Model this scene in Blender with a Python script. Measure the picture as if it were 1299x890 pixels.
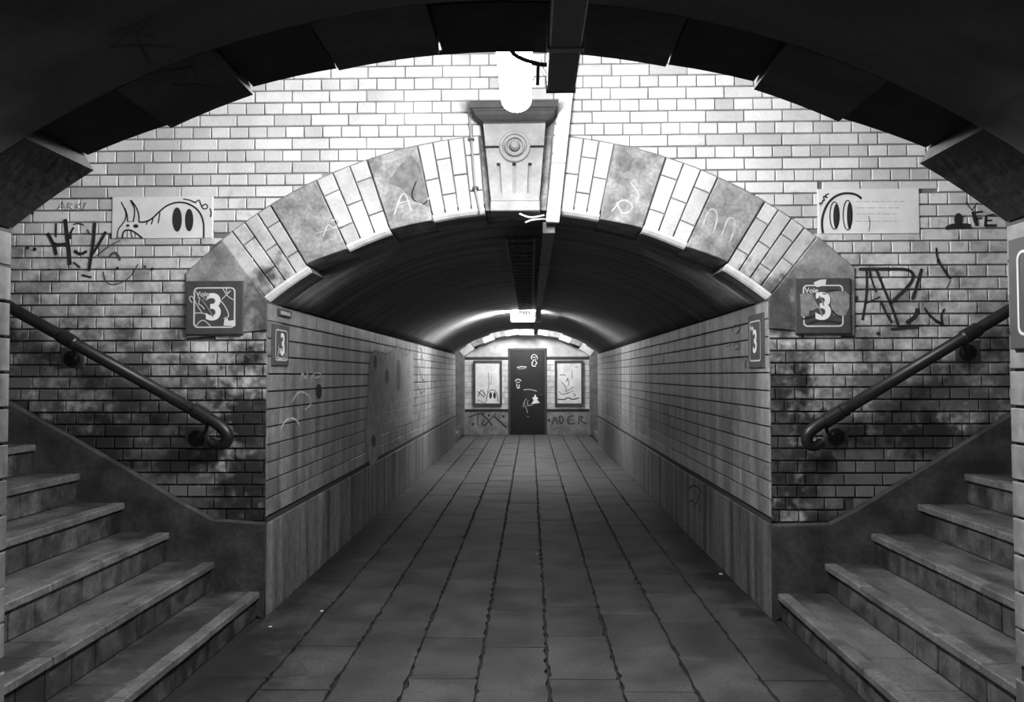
import bpy, bmesh, math, random
from mathutils import Vector, Matrix
for o in list(bpy.data.objects): bpy.data.objects.remove(o)
random.seed(7)
SC = bpy.context.scene
COL = SC.collection
# ------------------------------------------------------------------ camera, world, exposure
CX, CH, FPX = 0.089, 1.5, 1010.0
YAW, PIT, ROL = 0.023, 0.0306, -0.0023
F_ = Vector((-math.sin(YAW)*math.cos(PIT), math.cos(YAW)*math.cos(PIT), math.sin(PIT)))
R0 = Vector((math.cos(YAW), math.sin(YAW), 0)); U0 = R0.cross(F_)
R_ = R0*math.cos(ROL)+U0*math.sin(ROL); U_ = U0*math.cos(ROL)-R0*math.sin(ROL)
CAMP = Vector((CX, 0, CH))
cd = bpy.data.cameras.new('camera'); cam = bpy.data.objects.new('camera', cd); COL.objects.link(cam)
cd.sensor_width = 36; cd.lens = FPX/1299*36; cd.clip_start = .02
cam.matrix_world = Matrix((( R_.x, U_.x, -F_.x, CAMP.x), (R_.y, U_.y, -F_.y, CAMP.y), (R_.z, U_.z, -F_.z, CAMP.z), (0, 0, 0, 1)))
SC.camera = cam
W = bpy.data.worlds.new('world'); SC.world = W; W.use_nodes = True
W.node_tree.nodes['Background'].inputs[0].default_value = (1, 1, 1, 1)
W.node_tree.nodes['Background'].inputs[1].default_value = 0.004
SC.view_settings.view_transform = 'Standard'; SC.view_settings.look = 'None'
SC.view_settings.exposure = 0.0; SC.view_settings.gamma = 1; SC.view_settings.use_curve_mapping = False
SC.cycles.use_denoising = True; SC.cycles.max_bounces = 8
LAMP1, LAMP2, LAMP3 = 195.0, 4500.0, 170.0      # radiance of the three lamp diffusers

def ray(px, py): return F_+R_*((px-649.5)/FPX)+U_*((445-py)/FPX)
def at_y(px, py, Y): d = ray(px, py); return CAMP+d*((Y-CAMP.y)/d.y)
def at_x(px, py, X): d = ray(px, py); return CAMP+d*((X-CAMP.x)/d.x)
# ------------------------------------------------------------------ dimensions of the place (metres)
WH = 1.583            # half width of the passages
YB, YF = 5.037, 2.52  # brick wall behind the crossing / mouth of the near passage
YP, YE = 17.74, 20.25 # far mouth / end wall
ZP, ZT, ZC = 0.577, 1.976, 2.535
RISE = ZC-ZT; RV = (WH*WH+RISE*RISE)/(2*RISE); CZ = ZC-RV; PHI = math.asin(WH/RV)
REC, RDEP = 0.055, 0.35   # brick sectors of the arches are set back by REC over RDEP
RO = 3.02                 # outer radius of the arch rings
RUN, STEP_RISE, Z1, XN = 0.288, 0.184, 0.149, WH+0.03
ZTOP = 3.8
def at_vault(px, py, R=RV):
    d = ray(px, py); ox, oz = CAMP.x, CAMP.z-CZ
    a = d.x**2+d.z**2; b = 2*(ox*d.x+oz*d.z); c = ox*ox+oz*oz-R*R
    t = (-b+math.sqrt(b*b-4*a*c))/(2*a); return CAMP+d*t
# ------------------------------------------------------------------ materials
MATS = {}
def material(name, base, rough=.6, tonevar=0., amt=0., nscale=6., stretch=(1, 1, 1), amt2=0., nscale2=40., bump=0., spec=.5,
             blotch=None, metal=0., emit=0., contrast=(.35, .65)):
    m = bpy.data.materials.new(name); m.use_nodes = True; nt = m.node_tree; N = nt.nodes; L = nt.links
    b = N['Principled BSDF']; b.inputs['Roughness'].default_value = rough; b.inputs['Specular IOR Level'].default_value = spec
    b.inputs['Metallic'].default_value = metal
    def mth(op, a, c=None, d=None, clamp=False):
        n = N.new('ShaderNodeMath'); n.operation = op; n.use_clamp = clamp
        for i, v in enumerate((a, c, d)):
            if v is None: continue
            if isinstance(v, (int, float)): n.inputs[i].default_value = v
            else: L.new(v, n.inputs[i])
        return n.outputs[0]
    geo = N.new('ShaderNodeNewGeometry')
    def noise(scale, st=(1, 1, 1), detail=5, off=0.):
        mp = N.new('ShaderNodeMapping'); mp.inputs['Scale'].default_value = st; mp.inputs['Location'].default_value = (off, off, off)
        L.new(geo.outputs['Position'], mp.inputs[0])
        n = N.new('ShaderNodeTexNoise'); n.inputs['Scale'].default_value = scale; n.inputs['Detail'].default_value = detail
        L.new(mp.outputs[0], n.inputs['Vector']); return n.outputs[0]
    def ramp(v, lo, hi):
        n = N.new('ShaderNodeMapRange'); n.inputs[1].default_value = lo; n.inputs[2].default_value = hi; L.new(v, n.inputs[0]); return n.outputs[0]
    val = N.new('ShaderNodeValue').outputs[0]; val.default_value = base
    if tonevar:
        oi = N.new('ShaderNodeObjectInfo'); at = N.new('ShaderNodeAttribute'); at.attribute_name = 'tone'
        r = mth('FRACT', mth('ADD', oi.outputs['Random'], at.outputs['Fac']))
        val = mth('MULTIPLY', val, mth('MULTIPLY_ADD', mth('POWER', r, 1.6), -tonevar, 1+tonevar*.35))
    if amt:
        val = mth('MULTIPLY', val, mth('MULTIPLY_ADD', ramp(noise(nscale, stretch), *contrast), amt, 1-amt))
    fine = None
    if amt2:
        fine = noise(nscale2, detail=3, off=3.1)
        val = mth('MULTIPLY', val, mth('MULTIPLY_ADD', ramp(fine, .3, .7), amt2, 1-amt2))
    for s, spots, lo_, hi_ in (blotch or ()):   # dark patches with ragged shapes of their own
        nz = noise(6.5, detail=6, off=9.); nz2 = noise(24, detail=4, off=1.7); mx = None
        for c, rad in spots:
            sub = N.new('ShaderNodeVectorMath'); sub.operation = 'SUBTRACT'; L.new(geo.outputs['Position'], sub.inputs[0]); sub.inputs[1].default_value = c
            dv = N.new('ShaderNodeVectorMath'); dv.operation = 'DIVIDE'; L.new(sub.outputs[0], dv.inputs[0]); dv.inputs[1].default_value = rad
            ln = N.new('ShaderNodeVectorMath'); ln.operation = 'LENGTH'; L.new(dv.outputs[0], ln.inputs[0])
            k = mth('SUBTRACT', 1., ln.outputs['Value'])
            mx = k if mx is None else mth('MAXIMUM', mx, k)
        tot = mth('ADD', mx, mth('ADD', mth('MULTIPLY_ADD', nz, 1.7, -.85), mth('MULTIPLY_ADD', nz2, .9, -.45)))
        val = mth('MULTIPLY', val, mth('MULTIPLY_ADD', ramp(tot, lo_, hi_), -s, 1.))
    cmb = N.new('ShaderNodeCombineColor')
    for i in range(3): L.new(val, cmb.inputs[i])
    L.new(cmb.outputs[0], b.inputs['Base Color'])
    if bump:
        bn = N.new('ShaderNodeBump'); bn.inputs['Strength'].default_value = bump; bn.inputs['Distance'].default_value = .01
        L.new(fine if fine is not None else noise(nscale2, detail=4), bn.inputs['Height']); L.new(bn.outputs[0], b.inputs['Normal'])
    if emit:
        b.inputs['Emission Color'].default_value = (1, 1, 1, 1); b.inputs['Emission Strength'].default_value = emit
    MATS[name] = m; return m
M = MATS
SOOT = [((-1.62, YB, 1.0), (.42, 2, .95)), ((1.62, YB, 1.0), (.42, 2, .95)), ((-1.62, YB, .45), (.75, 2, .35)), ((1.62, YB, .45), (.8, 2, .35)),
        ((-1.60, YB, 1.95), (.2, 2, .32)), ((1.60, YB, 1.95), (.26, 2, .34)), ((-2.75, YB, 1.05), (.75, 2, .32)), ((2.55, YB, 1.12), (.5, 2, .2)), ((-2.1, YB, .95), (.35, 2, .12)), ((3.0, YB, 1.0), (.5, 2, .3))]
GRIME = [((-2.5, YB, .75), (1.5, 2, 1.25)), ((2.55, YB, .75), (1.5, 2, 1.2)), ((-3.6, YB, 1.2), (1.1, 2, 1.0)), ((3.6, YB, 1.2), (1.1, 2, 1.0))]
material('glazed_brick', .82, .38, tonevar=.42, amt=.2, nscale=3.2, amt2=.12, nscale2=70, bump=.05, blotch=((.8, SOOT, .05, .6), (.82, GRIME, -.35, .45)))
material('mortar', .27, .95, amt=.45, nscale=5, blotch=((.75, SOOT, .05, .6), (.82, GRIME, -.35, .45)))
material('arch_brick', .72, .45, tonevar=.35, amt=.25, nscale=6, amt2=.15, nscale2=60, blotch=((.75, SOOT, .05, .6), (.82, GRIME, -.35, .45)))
material('tunnel_block', .38, .33, tonevar=.3, amt=.78, nscale=2.3, stretch=(1, 2.4, .3), amt2=.4, nscale2=26, bump=.05, contrast=(.3, .62))
material('tunnel_joint', .03, .9)
material('plinth_slab', .29, .6, tonevar=.25, amt=.85, nscale=2.6, stretch=(1, 2.6, .22), amt2=.45, nscale2=22, contrast=(.3, .7))
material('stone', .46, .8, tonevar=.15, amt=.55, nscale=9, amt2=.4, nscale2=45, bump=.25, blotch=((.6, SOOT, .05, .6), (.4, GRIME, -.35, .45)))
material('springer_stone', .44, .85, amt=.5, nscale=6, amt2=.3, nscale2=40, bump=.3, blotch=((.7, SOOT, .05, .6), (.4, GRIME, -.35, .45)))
material('keystone_stone', .34, .7, amt=.25, nscale=9, amt2=.15, nscale2=50, bump=.1)
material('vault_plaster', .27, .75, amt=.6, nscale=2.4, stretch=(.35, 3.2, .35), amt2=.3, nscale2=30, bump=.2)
material('dark_stone', .06, .8, amt=.3, nscale=9, amt2=.2, nscale2=50, bump=.1)  # dark tone for the cornice and the near springers
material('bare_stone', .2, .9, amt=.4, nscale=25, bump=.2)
material('vault_shaded', .066, .75, amt=.5, nscale=2.4, stretch=(.35, 3.2, .35), amt2=.3, nscale2=30, bump=.2)  # darker copy of vault_plaster; near passage shade put into the colour
material('shaded_stone', .02, .9, amt=.4, nscale=9)  # near arch stones blackened in colour to stand for shade in the recesses
material('bullnose_white', .88, .7, amt=.3, nscale=12)
material('floor_bed', .008, .95)
FLOOR_PATCHES = [((-1.5, 4.1, 0), (.42, 1.1, 1)), ((1.62, 4.2, 0), (.3, 1.2, 1)), ((-1.5, 7, 0), (.2, 3, 1)), ((1.5, 7, 0), (.2, 3, 1))]  # darker patches along both edges of the paving
material('paving', .075, .62, tonevar=.3, amt=.55, nscale=3.2, amt2=.5, nscale2=60, bump=.25, blotch=((.75, FLOOR_PATCHES, -.1, .6),))
STEP_PATCHES = [((-2.3, 5.15, .5), (1.6, .55, 1.3)), ((2.3, 5.15, .5), (1.6, .5, 1.3)), ((-1.75, 4.1, .15), (.3, 1.1, .3)), ((-1.9, 3.2, .2), (.5, .5, .3))]  # darker patches by the brick wall and on the lowest left steps
material('tread', .17, .6, tonevar=.2, amt=.65, nscale=4.2, stretch=(1.6, .6, 1), amt2=.5, nscale2=60, bump=.2, blotch=((.65, STEP_PATCHES, -.1, .6),))
material('nosing', .2, .55, tonevar=.3, amt=.5, nscale=6, amt2=.5, nscale2=50, bump=.2)
material('riser', .13, .6, tonevar=.45, amt=.75, nscale=9, amt2=.45, nscale2=45, bump=.15, blotch=((.7, STEP_PATCHES, -.1, .6),))
material('stair_core', .03, .9)
material('skirting', .065, .85, amt=.75, nscale=5, amt2=.45, nscale2=30, bump=.3)
material('patch_cement', .13, .9, amt=.5, nscale=15, amt2=.3, nscale2=60)
material('ceiling_plain', .45, .9, amt=.3, nscale=2)
material('plain_wall', .45, .8, amt=.3, nscale=2)
material('rail_metal', .014, .4, spec=.35, amt=.3, nscale=20)
material('plate_enamel', .88, .4, amt=.12, nscale=8)
material('ink', .022, .7)
material('ink_thin', .07, .7)
material('print_grey', .42, .7)
material('sign_dark', .075, .45, amt=.25, nscale=14)
material('sign_light', .66, .5)
material('sign_numeral', .85, .5)
material('sticker', .72, .6)
material('scrape', .30, .8, amt=.4, nscale=30)
material('lamp_housing', .22, .5)
material('trunk_metal', .14, .55, amt=.2, nscale=8)
material('trunk_white', .82, .5, amt=.15, nscale=10)
material('cable_dark', .02, .6)
material('cable_white', .75, .6)
material('cable_grey', .3, .6)
material('door_paint', .014, .5, amt=.4, nscale=5)
material('frame_dark', .05, .5)
material('poster_paper', .72, .5, amt=.2, nscale=6)
material('end_tile', .66, .4, tonevar=.25, amt=.35, nscale=5)
material('end_pier', .16, .7, amt=.4, nscale=6)
material('end_plinth', .26, .7, amt=.45, nscale=5)
material('paint_pale', .36, .6, amt=.35, nscale=8)
material('graffiti_faint', .19, .7, amt=.4, nscale=25)
material('graffiti_light', .62, .7, amt=.4, nscale=25)
material('vault_tag', .03, .8)
material('litter', .6, .7)
material('lamp_one', .8, .4, emit=LAMP1); material('lamp_two', .8, .4, emit=LAMP2); material('cover_glow', .8, .4, emit=12.0); material('lamp_three', .8, .4, emit=LAMP3)
# ------------------------------------------------------------------ mesh helpers
def link(name, me, parent=None, loc=None):
    o = bpy.data.objects.new(name, me); COL.objects.link(o)
    if parent is not None: o.parent = parent
    if loc is not None: o.location = loc
    return o
def mesh(name, verts, faces, mat, smooth=False):
    me = bpy.data.meshes.new(name); me.from_pydata([tuple(v) for v in verts], [], faces); me.materials.append(M[mat])
    if smooth:
        me.polygons.foreach_set('use_smooth', [True]*len(me.polygons))
    me.update(); return me
def fixn(me):
    bm = bmesh.new(); bm.from_mesh(me); bmesh.ops.recalc_face_normals(bm, faces=bm.faces); bm.to_mesh(me); bm.free(); me.update(); return me
def obj(name, vf, mat, parent=None, smooth=False, loc=None, fix=True):
    me = mesh(name, vf[0], vf[1], mat, smooth)
    if fix: fixn(me)
    return link(name, me, parent, loc)
def empty(name, loc=(0, 0, 0)):
    return link(name, None, None, loc)
def tag(o, label, cat, group=None, kind=None):
    o['label'] = label; o['category'] = cat
    if group: o['group'] = group
    if kind: o['kind'] = kind
    return o
def struct(o, label=None):
    o['kind'] = 'structure'
    if label: o['label'] = label
    return o
def merge(*vfs):
    V, Fc = [], []
    for v, f in vfs:
        n = len(V); V += list(v); Fc += [tuple(i+n for i in q) for q in f]
    return V, Fc
def box(x0, x1, y0, y1, z0, z1, c=0.):
    if c <= 0:
        v = [(x, y, z) for z in (z0, z1) for y in (y0, y1) for x in (x0, x1)]
        return v, [(0, 2, 3, 1), (4, 5, 7, 6), (0, 1, 5, 4), (2, 6, 7, 3), (0, 4, 6, 2), (1, 3, 7, 5)]
    bm = bmesh.new(); bmesh.ops.create_cube(bm, size=1)
    for q in bm.verts: q.co = Vector(((x0+x1)/2+q.co.x*(x1-x0), (y0+y1)/2+q.co.y*(y1-y0), (z0+z1)/2+q.co.z*(z1-z0)))
    bmesh.ops.bevel(bm, geom=list(bm.edges), offset=c, segments=1, affect='EDGES')
    bm.verts.index_update(); r = [tuple(q.co) for q in bm.verts], [tuple(q.index for q in f.verts) for f in bm.faces]; bm.free(); return r
def prism(poly, depth, proud=0., ch=.003):
    """local (a, b, c) prism: chamfered front at c=proud, back at c=-depth"""
    n = len(poly); ca = sum(p[0] for p in poly)/n; cb = sum(p[1] for p in poly)/n
    V = []
    area = sum(poly[i][0]*poly[(i+1) % n][1]-poly[(i+1) % n][0]*poly[i][1] for i in range(n))
    if area < 0: poly = poly[::-1]
    ins = []
    for i in range(n):
        p0 = poly[i-1]; p1 = poly[i]; p2 = poly[(i+1) % n]
        d1 = Vector((p1[0]-p0[0], p1[1]-p0[1])); d2 = Vector((p2[0]-p1[0], p2[1]-p1[1]))
        if d1.length < 1e-7 or d2.length < 1e-7: ins.append(p1); continue
        d1.normalize(); d2.normalize(); n1 = Vector((-d1.y, d1.x)); n2 = Vector((-d2.y, d2.x)); m_ = n1+n2
        k = ch/max(.35, 1+n1.dot(n2)); ins.append((p1[0]+m_.x*k, p1[1]+m_.y*k))
    V = [(p[0], p[1], proud) for p in ins]+[(p[0], p[1], proud-ch) for p in poly]+[(p[0], p[1], -depth) for p in poly]
    Fc = [tuple(range(n)), tuple(reversed(range(2*n, 3*n)))]
    for i in range(n):
        j = (i+1) % n
        Fc.append((n+i, n+j, j, i)); Fc.append((2*n+i, 2*n+j, n+j, n+i))
    return V, Fc
def remap(vf, fn, flip=False):
    V = [fn(*v) for v in vf[0]]; return V, ([tuple(reversed(f)) for f in vf[1]] if flip else vf[1])
def mback(Y): return lambda a, b, c: (a, Y-c, b)            # a wall that faces the camera
def mfront(Y): return lambda a, b, c: (a, Y+c, b)           # a wall that faces away
def mside(s, X): return lambda a, b, c: (s*X-s*c, a, b)     # side walls, s=-1 left, +1 right
CACHE = {}
def piece(name, poly, fn, mat, parent, depth=.05, proud=0., ch=.003, flip=False, key=None, smooth=False):
    n = len(poly); ca = sum(p[0] for p in poly)/n; cb = sum(p[1] for p in poly)/n
    loc = [(round(p[0]-ca, 4), round(p[1]-cb, 4)) for p in poly]
    o0 = Vector(fn(0, 0, 0)); base = Vector(fn(ca, cb, 0))
    pr = Vector(fn(ca, cb, proud))-base
    k = (key or str(id(fn)), tuple(loc), depth, ch, mat)
    me = CACHE.get(k)
    if me is None:
        vf = remap(prism(loc, depth, 0, ch), lambda a, b, c: tuple(Vector(fn(a, b, c))-o0), flip)
        me = mesh(name, vf[0], vf[1], mat); CACHE[k] = me
    return link(name, me, parent, base+pr)
def stuff_mesh(name, polys, fn, mat, parent, depth=.05, ch=.003, flip=False, prouds=None):
    V, Fc, T = [], [], []
    for i, poly in enumerate(polys):
        v, f = prism(poly, depth, prouds[i] if prouds else 0, ch); n = len(V); V += [fn(*q) for q in v]
        f = [tuple(x+n for x in (reversed(q) if flip else q)) for q in f]; Fc += f; T += [random.random()]*len(f)
    me = mesh(name, V, Fc, mat); a = me.attributes.new('tone', 'FLOAT', 'FACE'); a.data.foreach_set('value', T)
    o = link(name, me, parent); o['kind'] = 'stuff'; return o
def clip(poly, px, py, nx, ny):     # keep the side (p-P).n >= 0
    out = []
    for i in range(len(poly)):
        a = poly[i]; b = poly[(i+1) % len(poly)]
        da = (a[0]-px)*nx+(a[1]-py)*ny; db = (b[0]-px)*nx+(b[1]-py)*ny
        if da >= 0: out.append(a)
        if (da >= 0) != (db >= 0):
            t = da/(da-db); out.append((a[0]+(b[0]-a[0])*t, a[1]+(b[1]-a[1])*t))
    return out
def parea(p): return abs(sum(p[i][0]*p[(i+1) % len(p)][1]-p[(i+1) % len(p)][0]*p[i][1] for i in range(len(p))))/2 if len(p) > 2 else 0
def subtract_convex(poly, hole):    # hole counter-clockwise convex: keep the best outside half
    if max(p[0] for p in poly) <= min(h[0] for h in hole) or min(p[0] for p in poly) >= max(h[0] for h in hole): return poly
    if max(p[1] for p in poly) <= min(h[1] for h in hole) or min(p[1] for p in poly) >= max(h[1] for h in hole): return poly
    inter = poly
    best = []
    for i in range(len(hole)):
        a = hole[i]; b = hole[(i+1) % len(hole)]; n = (b[1]-a[1], -(b[0]-a[0]))
        r = clip(poly, a[0], a[1], n[0], n[1])
        if parea(r) > parea(best): best = r
        inter = clip(inter, a[0], a[1], -n[0], -n[1]) if inter else inter
    if parea(inter) < 1e-6: return poly
    return best
def ccw(p): 
    s = sum(p[i][0]*p[(i+1) % len(p)][1]-p[(i+1) % len(p)][0]*p[i][1] for i in range(len(p)))
    return p if s > 0 else p[::-1]
def tube(pts, r, n=8, close=True):
    pts = [Vector(p) for p in pts]; V, Fc = [], []; ref = None
    for i, p in enumerate(pts):
        t = (pts[min(i+1, len(pts)-1)]-pts[max(i-1, 0)]).normalized()
        if ref is None: ref = Vector((0, 0, 1)) if abs(t.z) < .9 else Vector((1, 0, 0))
        u = t.cross(ref); u = u.normalized() if u.length > 1e-5 else Vector((1, 0, 0)); w = u.cross(t).normalized(); ref = w
        rr = r[i] if isinstance(r, (list, tuple)) else r
        for k in range(n):
            a = 2*math.pi*k/n; V.append(tuple(p+u*(rr*math.cos(a))+w*(rr*math.sin(a))))
    m_ = len(pts)
    for i in range(m_-1):
        for k in range(n):
            Fc.append((i*n+k, i*n+(k+1) % n, (i+1)*n+(k+1) % n, (i+1)*n+k))
    if close: Fc += [tuple(range(n)), tuple(range((m_-1)*n, m_*n))]
    return V, Fc
def smooth_pts(pts, it=3):
    pts = [Vector(p) for p in pts]
    for _ in range(it):
        q = [pts[0]]
        for i in range(len(pts)-1): q += [pts[i]*.75+pts[i+1]*.25, pts[i]*.25+pts[i+1]*.75]
        pts = q+[pts[-1]]
    return pts
def lathe(profile, n=24, axis=lambda r, a, h: (r*math.cos(a), -h, r*math.sin(a))):
    V, Fc = [], []
    for r, h in profile:
        for k in range(n): V.append(axis(r, 2*math.pi*k/n, h))
    for i in range(len(profile)-1):
        for k in range(n): Fc.append((i*n+k, i*n+(k+1) % n, (i+1)*n+(k+1) % n, (i+1)*n+k))
    Fc += [tuple(range(n)), tuple(range((len(profile)-1)*n, len(profile)*n))]
    return V, Fc
def ribbon(pts, w, nrm, taper=True):
    """flat paint stroke along 3-D points on a surface with normal nrm(point)"""
    pts = [Vector(p) for p in pts]; V, Fc = [], []; m_ = len(pts)
    for i, p in enumerate(pts):
        t = pts[min(i+1, m_-1)]-pts[max(i-1, 0)]
        if t.length < 1e-6: t = Vector((1, 0, .01))
        n = Vector(nrm(p)); s = t.normalized().cross(n).normalized()
        k = w*(.5 if not taper else (.32 if i in (0, m_-1) else .5))
        V += [tuple(p+s*k), tuple(p-s*k)]
    for i in range(m_-1): Fc.append((2*i, 2*i+1, 2*i+3, 2*i+2))
    return V, Fc
def ellipse3(c, rx, ry, conv, n=18):
    V = [tuple(conv(c[0]+rx*math.cos(2*math.pi*k/n), c[1]+ry*math.sin(2*math.pi*k/n))) for k in range(n)]
    return V, [tuple(range(n))]
def strokes(name, lst, conv, nrm, pxm, mat, parent, sm=2):
    """lst: (width_px, [(px,py)...]); all strokes of one tag are one painted mark"""
    parts = []
    for w, pts in lst:
        p3 = [conv(*p) for p in pts]
        if len(p3) > 2 and sm: p3 = smooth_pts(p3, sm)
        parts.append(ribbon(p3, w/pxm, nrm))
    o = obj(name, merge(*parts), mat, parent, fix=False); return o
def sc(ox, oy, s): return lambda x, y: (ox+x/s, oy+y/s)
def text_mesh(name, s, size, mat, parent, mtx, extrude=.001, shear=0.):
    cu = bpy.data.curves.new(name, 'FONT'); cu.body = s; cu.size = size; cu.align_x = 'CENTER'; cu.align_y = 'CENTER'; cu.extrude = extrude; cu.offset = size*.022
    t = bpy.data.objects.new('tmp', cu); COL.objects.link(t)
    bpy.context.view_layer.update()
    me = bpy.data.meshes.new_from_object(t.evaluated_get(bpy.context.evaluated_depsgraph_get()))
    bpy.data.objects.remove(t); bpy.data.curves.remove(cu)
    me.transform(mtx); me.materials.clear(); me.materials.append(M[mat]); me.name = name
    return link(name, me, parent)
def rrect(x0, x1, y0, y1, r, n=5):
    P = []
    for cx, cy, a0 in ((x1-r, y1-r, 0), (x0+r, y1-r, 90), (x0+r, y0+r, 180), (x1-r, y0+r, 270)):
        for k in range(n+1):
            a = math.radians(a0+90*k/n); P.append((cx+r*math.cos(a), cy+r*math.sin(a)))
    return P
def pol(phi, r): return (r*math.sin(phi), CZ+r*math.cos(phi))
def arc_z(x, r): return CZ+math.sqrt(max(0, r*r-x*x))

# ================================================================== STRUCTURE
# floor: dark bed with the paving slabs laid on it
floor = struct(obj('floor', box(-1.75, 1.75, -3, YE+.05, -.3, -.022), 'floor_bed'), 'dark bed of the passage floor between the walls')
def slab_mesh(w, l):
    n = 13; e = []
    for s in (-1, 1):
        e.append([(s*(w/2-.004-max(0, random.gauss(.003, .006))), -l/2+l*k/(n-1)) for k in range(n)])
    ring = e[0][::-1]+e[1]
    ring = [(x, max(-l/2+.0045, min(l/2-.0045, y))) for x, y in ring]
    v, f = prism(ring, .03, 0, .0015); return mesh('paving_slab', [(p[0], p[1], p[2]) for p in v], f, 'paving')
SW = .3488; SL = .62
slabs = [slab_mesh(SW, SL) for _ in range(16)]
offs = [random.choice((0, .155, .31, .465)) for _ in range(9)]
for c in range(9):
    x = (c-4)*SW
    y = 6.16-SL*7+offs[c]-.62*(offs[c] > .3)
    while y < YE-.05:
        for lo, hi in ((y, y+SL),):
            if lo < 6.16 < hi and (6.16-lo) > .05 and (hi-6.16) > .05: segs = ((lo, 6.16), (6.16, hi))
            else: segs = ((lo, hi),)
            for a, b in segs:
                b = min(b, YE-.005)
                if b-a < .06: continue
                me = random.choice(slabs) if abs((b-a)-SL) < .001 else slab_mesh(SW, b-a)
                o = link('paving_slab', me, floor, (x+random.uniform(-.002, .002), (a+b)/2, random.uniform(-.002, .001)))
                o.rotation_euler = (random.uniform(-.003, .003), random.uniform(-.003, .003), 0)
        y += SL

# backing of the brick wall (mortar) with the portal opening
def portal_backing(Y0, Y1, mat, half=4.6, ztop=ZTOP, r=RV+REC+.03, wopen=WH):
    xs = sorted(set([-half, half]+[wopen*(-1+2*k/36) for k in range(37)]))
    V, Fc = [], []
    cols = []
    for i in range(len(xs)-1):
        a, b = xs[i], xs[i+1]; mid = (a+b)/2
        za, zb = ((arc_z(a, r), arc_z(b, r)) if abs(mid) < wopen else (0, 0))
        n = len(V); V += [(a, Y0, za), (b, Y0, zb), (b, Y0, ztop), (a, Y0, ztop), (a, Y1, za), (b, Y1, zb), (b, Y1, ztop), (a, Y1, ztop)]
        Fc += [(n, n+1, n+2, n+3), (n+4, n+7, n+6, n+5), (n, n+4, n+5, n+1)]
        if abs(mid) > wopen:
            e = n+1 if mid < 0 else n
            Fc.append((n+1, n+5, n+6, n+2) if mid < 0 else (n, n+3, n+7, n+4))
    return V, Fc
wall_back = struct(obj('wall_back', portal_backing(YB+.012, YB+.34, 'mortar', wopen=WH+.016), 'mortar', fix=False), 'pale glazed brick wall facing the camera around the arched passage mouth')

# springer stones (pentagons) measured on the wall plane
def wp(px, py, Y=YB): p = at_y(px, py, Y); return (p.x, p.z)
SPL = ccw([wp(236, 346), wp(283, 304), (-WH-.005, ZT+.005), (-WH-.005, 1.79), (wp(236, 425)[0], 1.74)])
SPR = ccw([wp(1084, 340), wp(1037, 300), (WH+.005, ZT+.005), (WH+.005, 1.79), (wp(1084, 425)[0], 1.74)])
# plates on the wall
def rect_px(x0, y0, x1, y1, Y=YB): a = wp(x0, y0, Y); b = wp(x1, y1, Y); return (a[0], b[0], b[1], a[1])
PLL = rect_px(143, 250, 270, 302); PLR = rect_px(1037, 240, 1166, 296)
# skirting profile above the stairs
SKL = [wp(338, 662), wp(272, 657), wp(228, 633), wp(162, 592), wp(7, 505)]
SKR = [wp(978, 664), wp(1050, 662), wp(1084, 645), wp(1152, 603), wp(1271, 529)]
for S in (SKL, SKR):
    (xa, za), (xb, zb) = S[-2], S[-1]; sg = 1 if xb > 0 else -1
    S[0] = (sg*(WH+.002), S[0][1]); k = (zb-za)/(xb-xa); S.append((sg*4.55, zb+k*(sg*4.55-xb)))
holes = [SPL, SPR, ccw([(PLL[0], PLL[2]), (PLL[1], PLL[2]), (PLL[1], PLL[3]), (PLL[0], PLL[3])]), ccw([(PLR[0], PLR[2]), (PLR[1], PLR[2]), (PLR[1], PLR[3]), (PLR[0], PLR[3])]),
         [(-WH-.008, -1), (WH+.008, -1), (WH+.008, ZT+.3), (-WH-.008, ZT+.3)]]
for S in (SKL, SKR):
    for i in range(len(S)-1):
        a, b = S[i], S[i+1]
        holes.append(ccw([a, b, (b[0], -1), (a[0], -1)]))
holes.append(ccw([(-.21, 2.9), (.23, 2.9), (.25, 3.12), (-.23, 3.12)]))
COURSE = .0765; BL = .2405; BH = BL/2; J = .0055
def back_bricks():
    out = []
    z = .35; row = 0
    while z < ZTOP-.02:
        stretch = row % 2 == 0
        L_ = BL if stretch else BH
        off = (-.06 if stretch else 0)+random.uniform(-.012, .012)+(.0 if row % 4 < 2 else BH)
        x = -4.5+off
        while x < 4.5:
            w = L_
            if stretch and random.random() < .12: w = BH
            p = [(x+J*random.uniform(.6, 1.2), z+J), (x+w-J*random.uniform(.4, 1.), z+J), (x+w-J*.7, z+COURSE-J), (x+J*.8, z+COURSE-J)]
            full = parea(p)
            cx, cz = x+w/2, z+COURSE/2
            # arch ring
            rr = [math.hypot(q[0], q[1]-CZ) for q in p]
            inr = abs(math.atan2(cx, cz-CZ)) < PHI+.005 and cz > ZT-.03
            if inr and max(rr) < RO+.006: x += w; continue
            if min(rr) < RO+.006 and cz > 2.3 and abs(cx) < 2.0:
                a = math.atan2(cx, cz-CZ); nx, nz = math.sin(a), math.cos(a)
                p = clip(p, nx*(RO+.006), CZ+nz*(RO+.006), nx, nz)
            for h in holes:
                if len(p) > 2:
                    g = h
                    p = subtract_convex(p, g)
            # tidy tiny edges
            q = []
            for pt in p:
                if not q or math.hypot(pt[0]-q[-1][0], pt[1]-q[-1][1]) > .004: q.append(pt)
            if len(q) > 2 and math.hypot(q[0][0]-q[-1][0], q[0][1]-q[-1][1]) < .004: q.pop()
            if len(q) > 2 and parea(q) > .00035: out.append(q)
            x += w
        z += COURSE; row += 1
    return out
BB = back_bricks()
def in_view(p): 
    return abs(p[0][0]) < 3.3 and p[0][1] < 3.55
BB.sort(key=lambda p: (-(round(parea(p), 3)) if in_view(p) else 1, abs(p[0][0])+abs(p[0][1]-2.4)))
fB = mback(YB)
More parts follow.
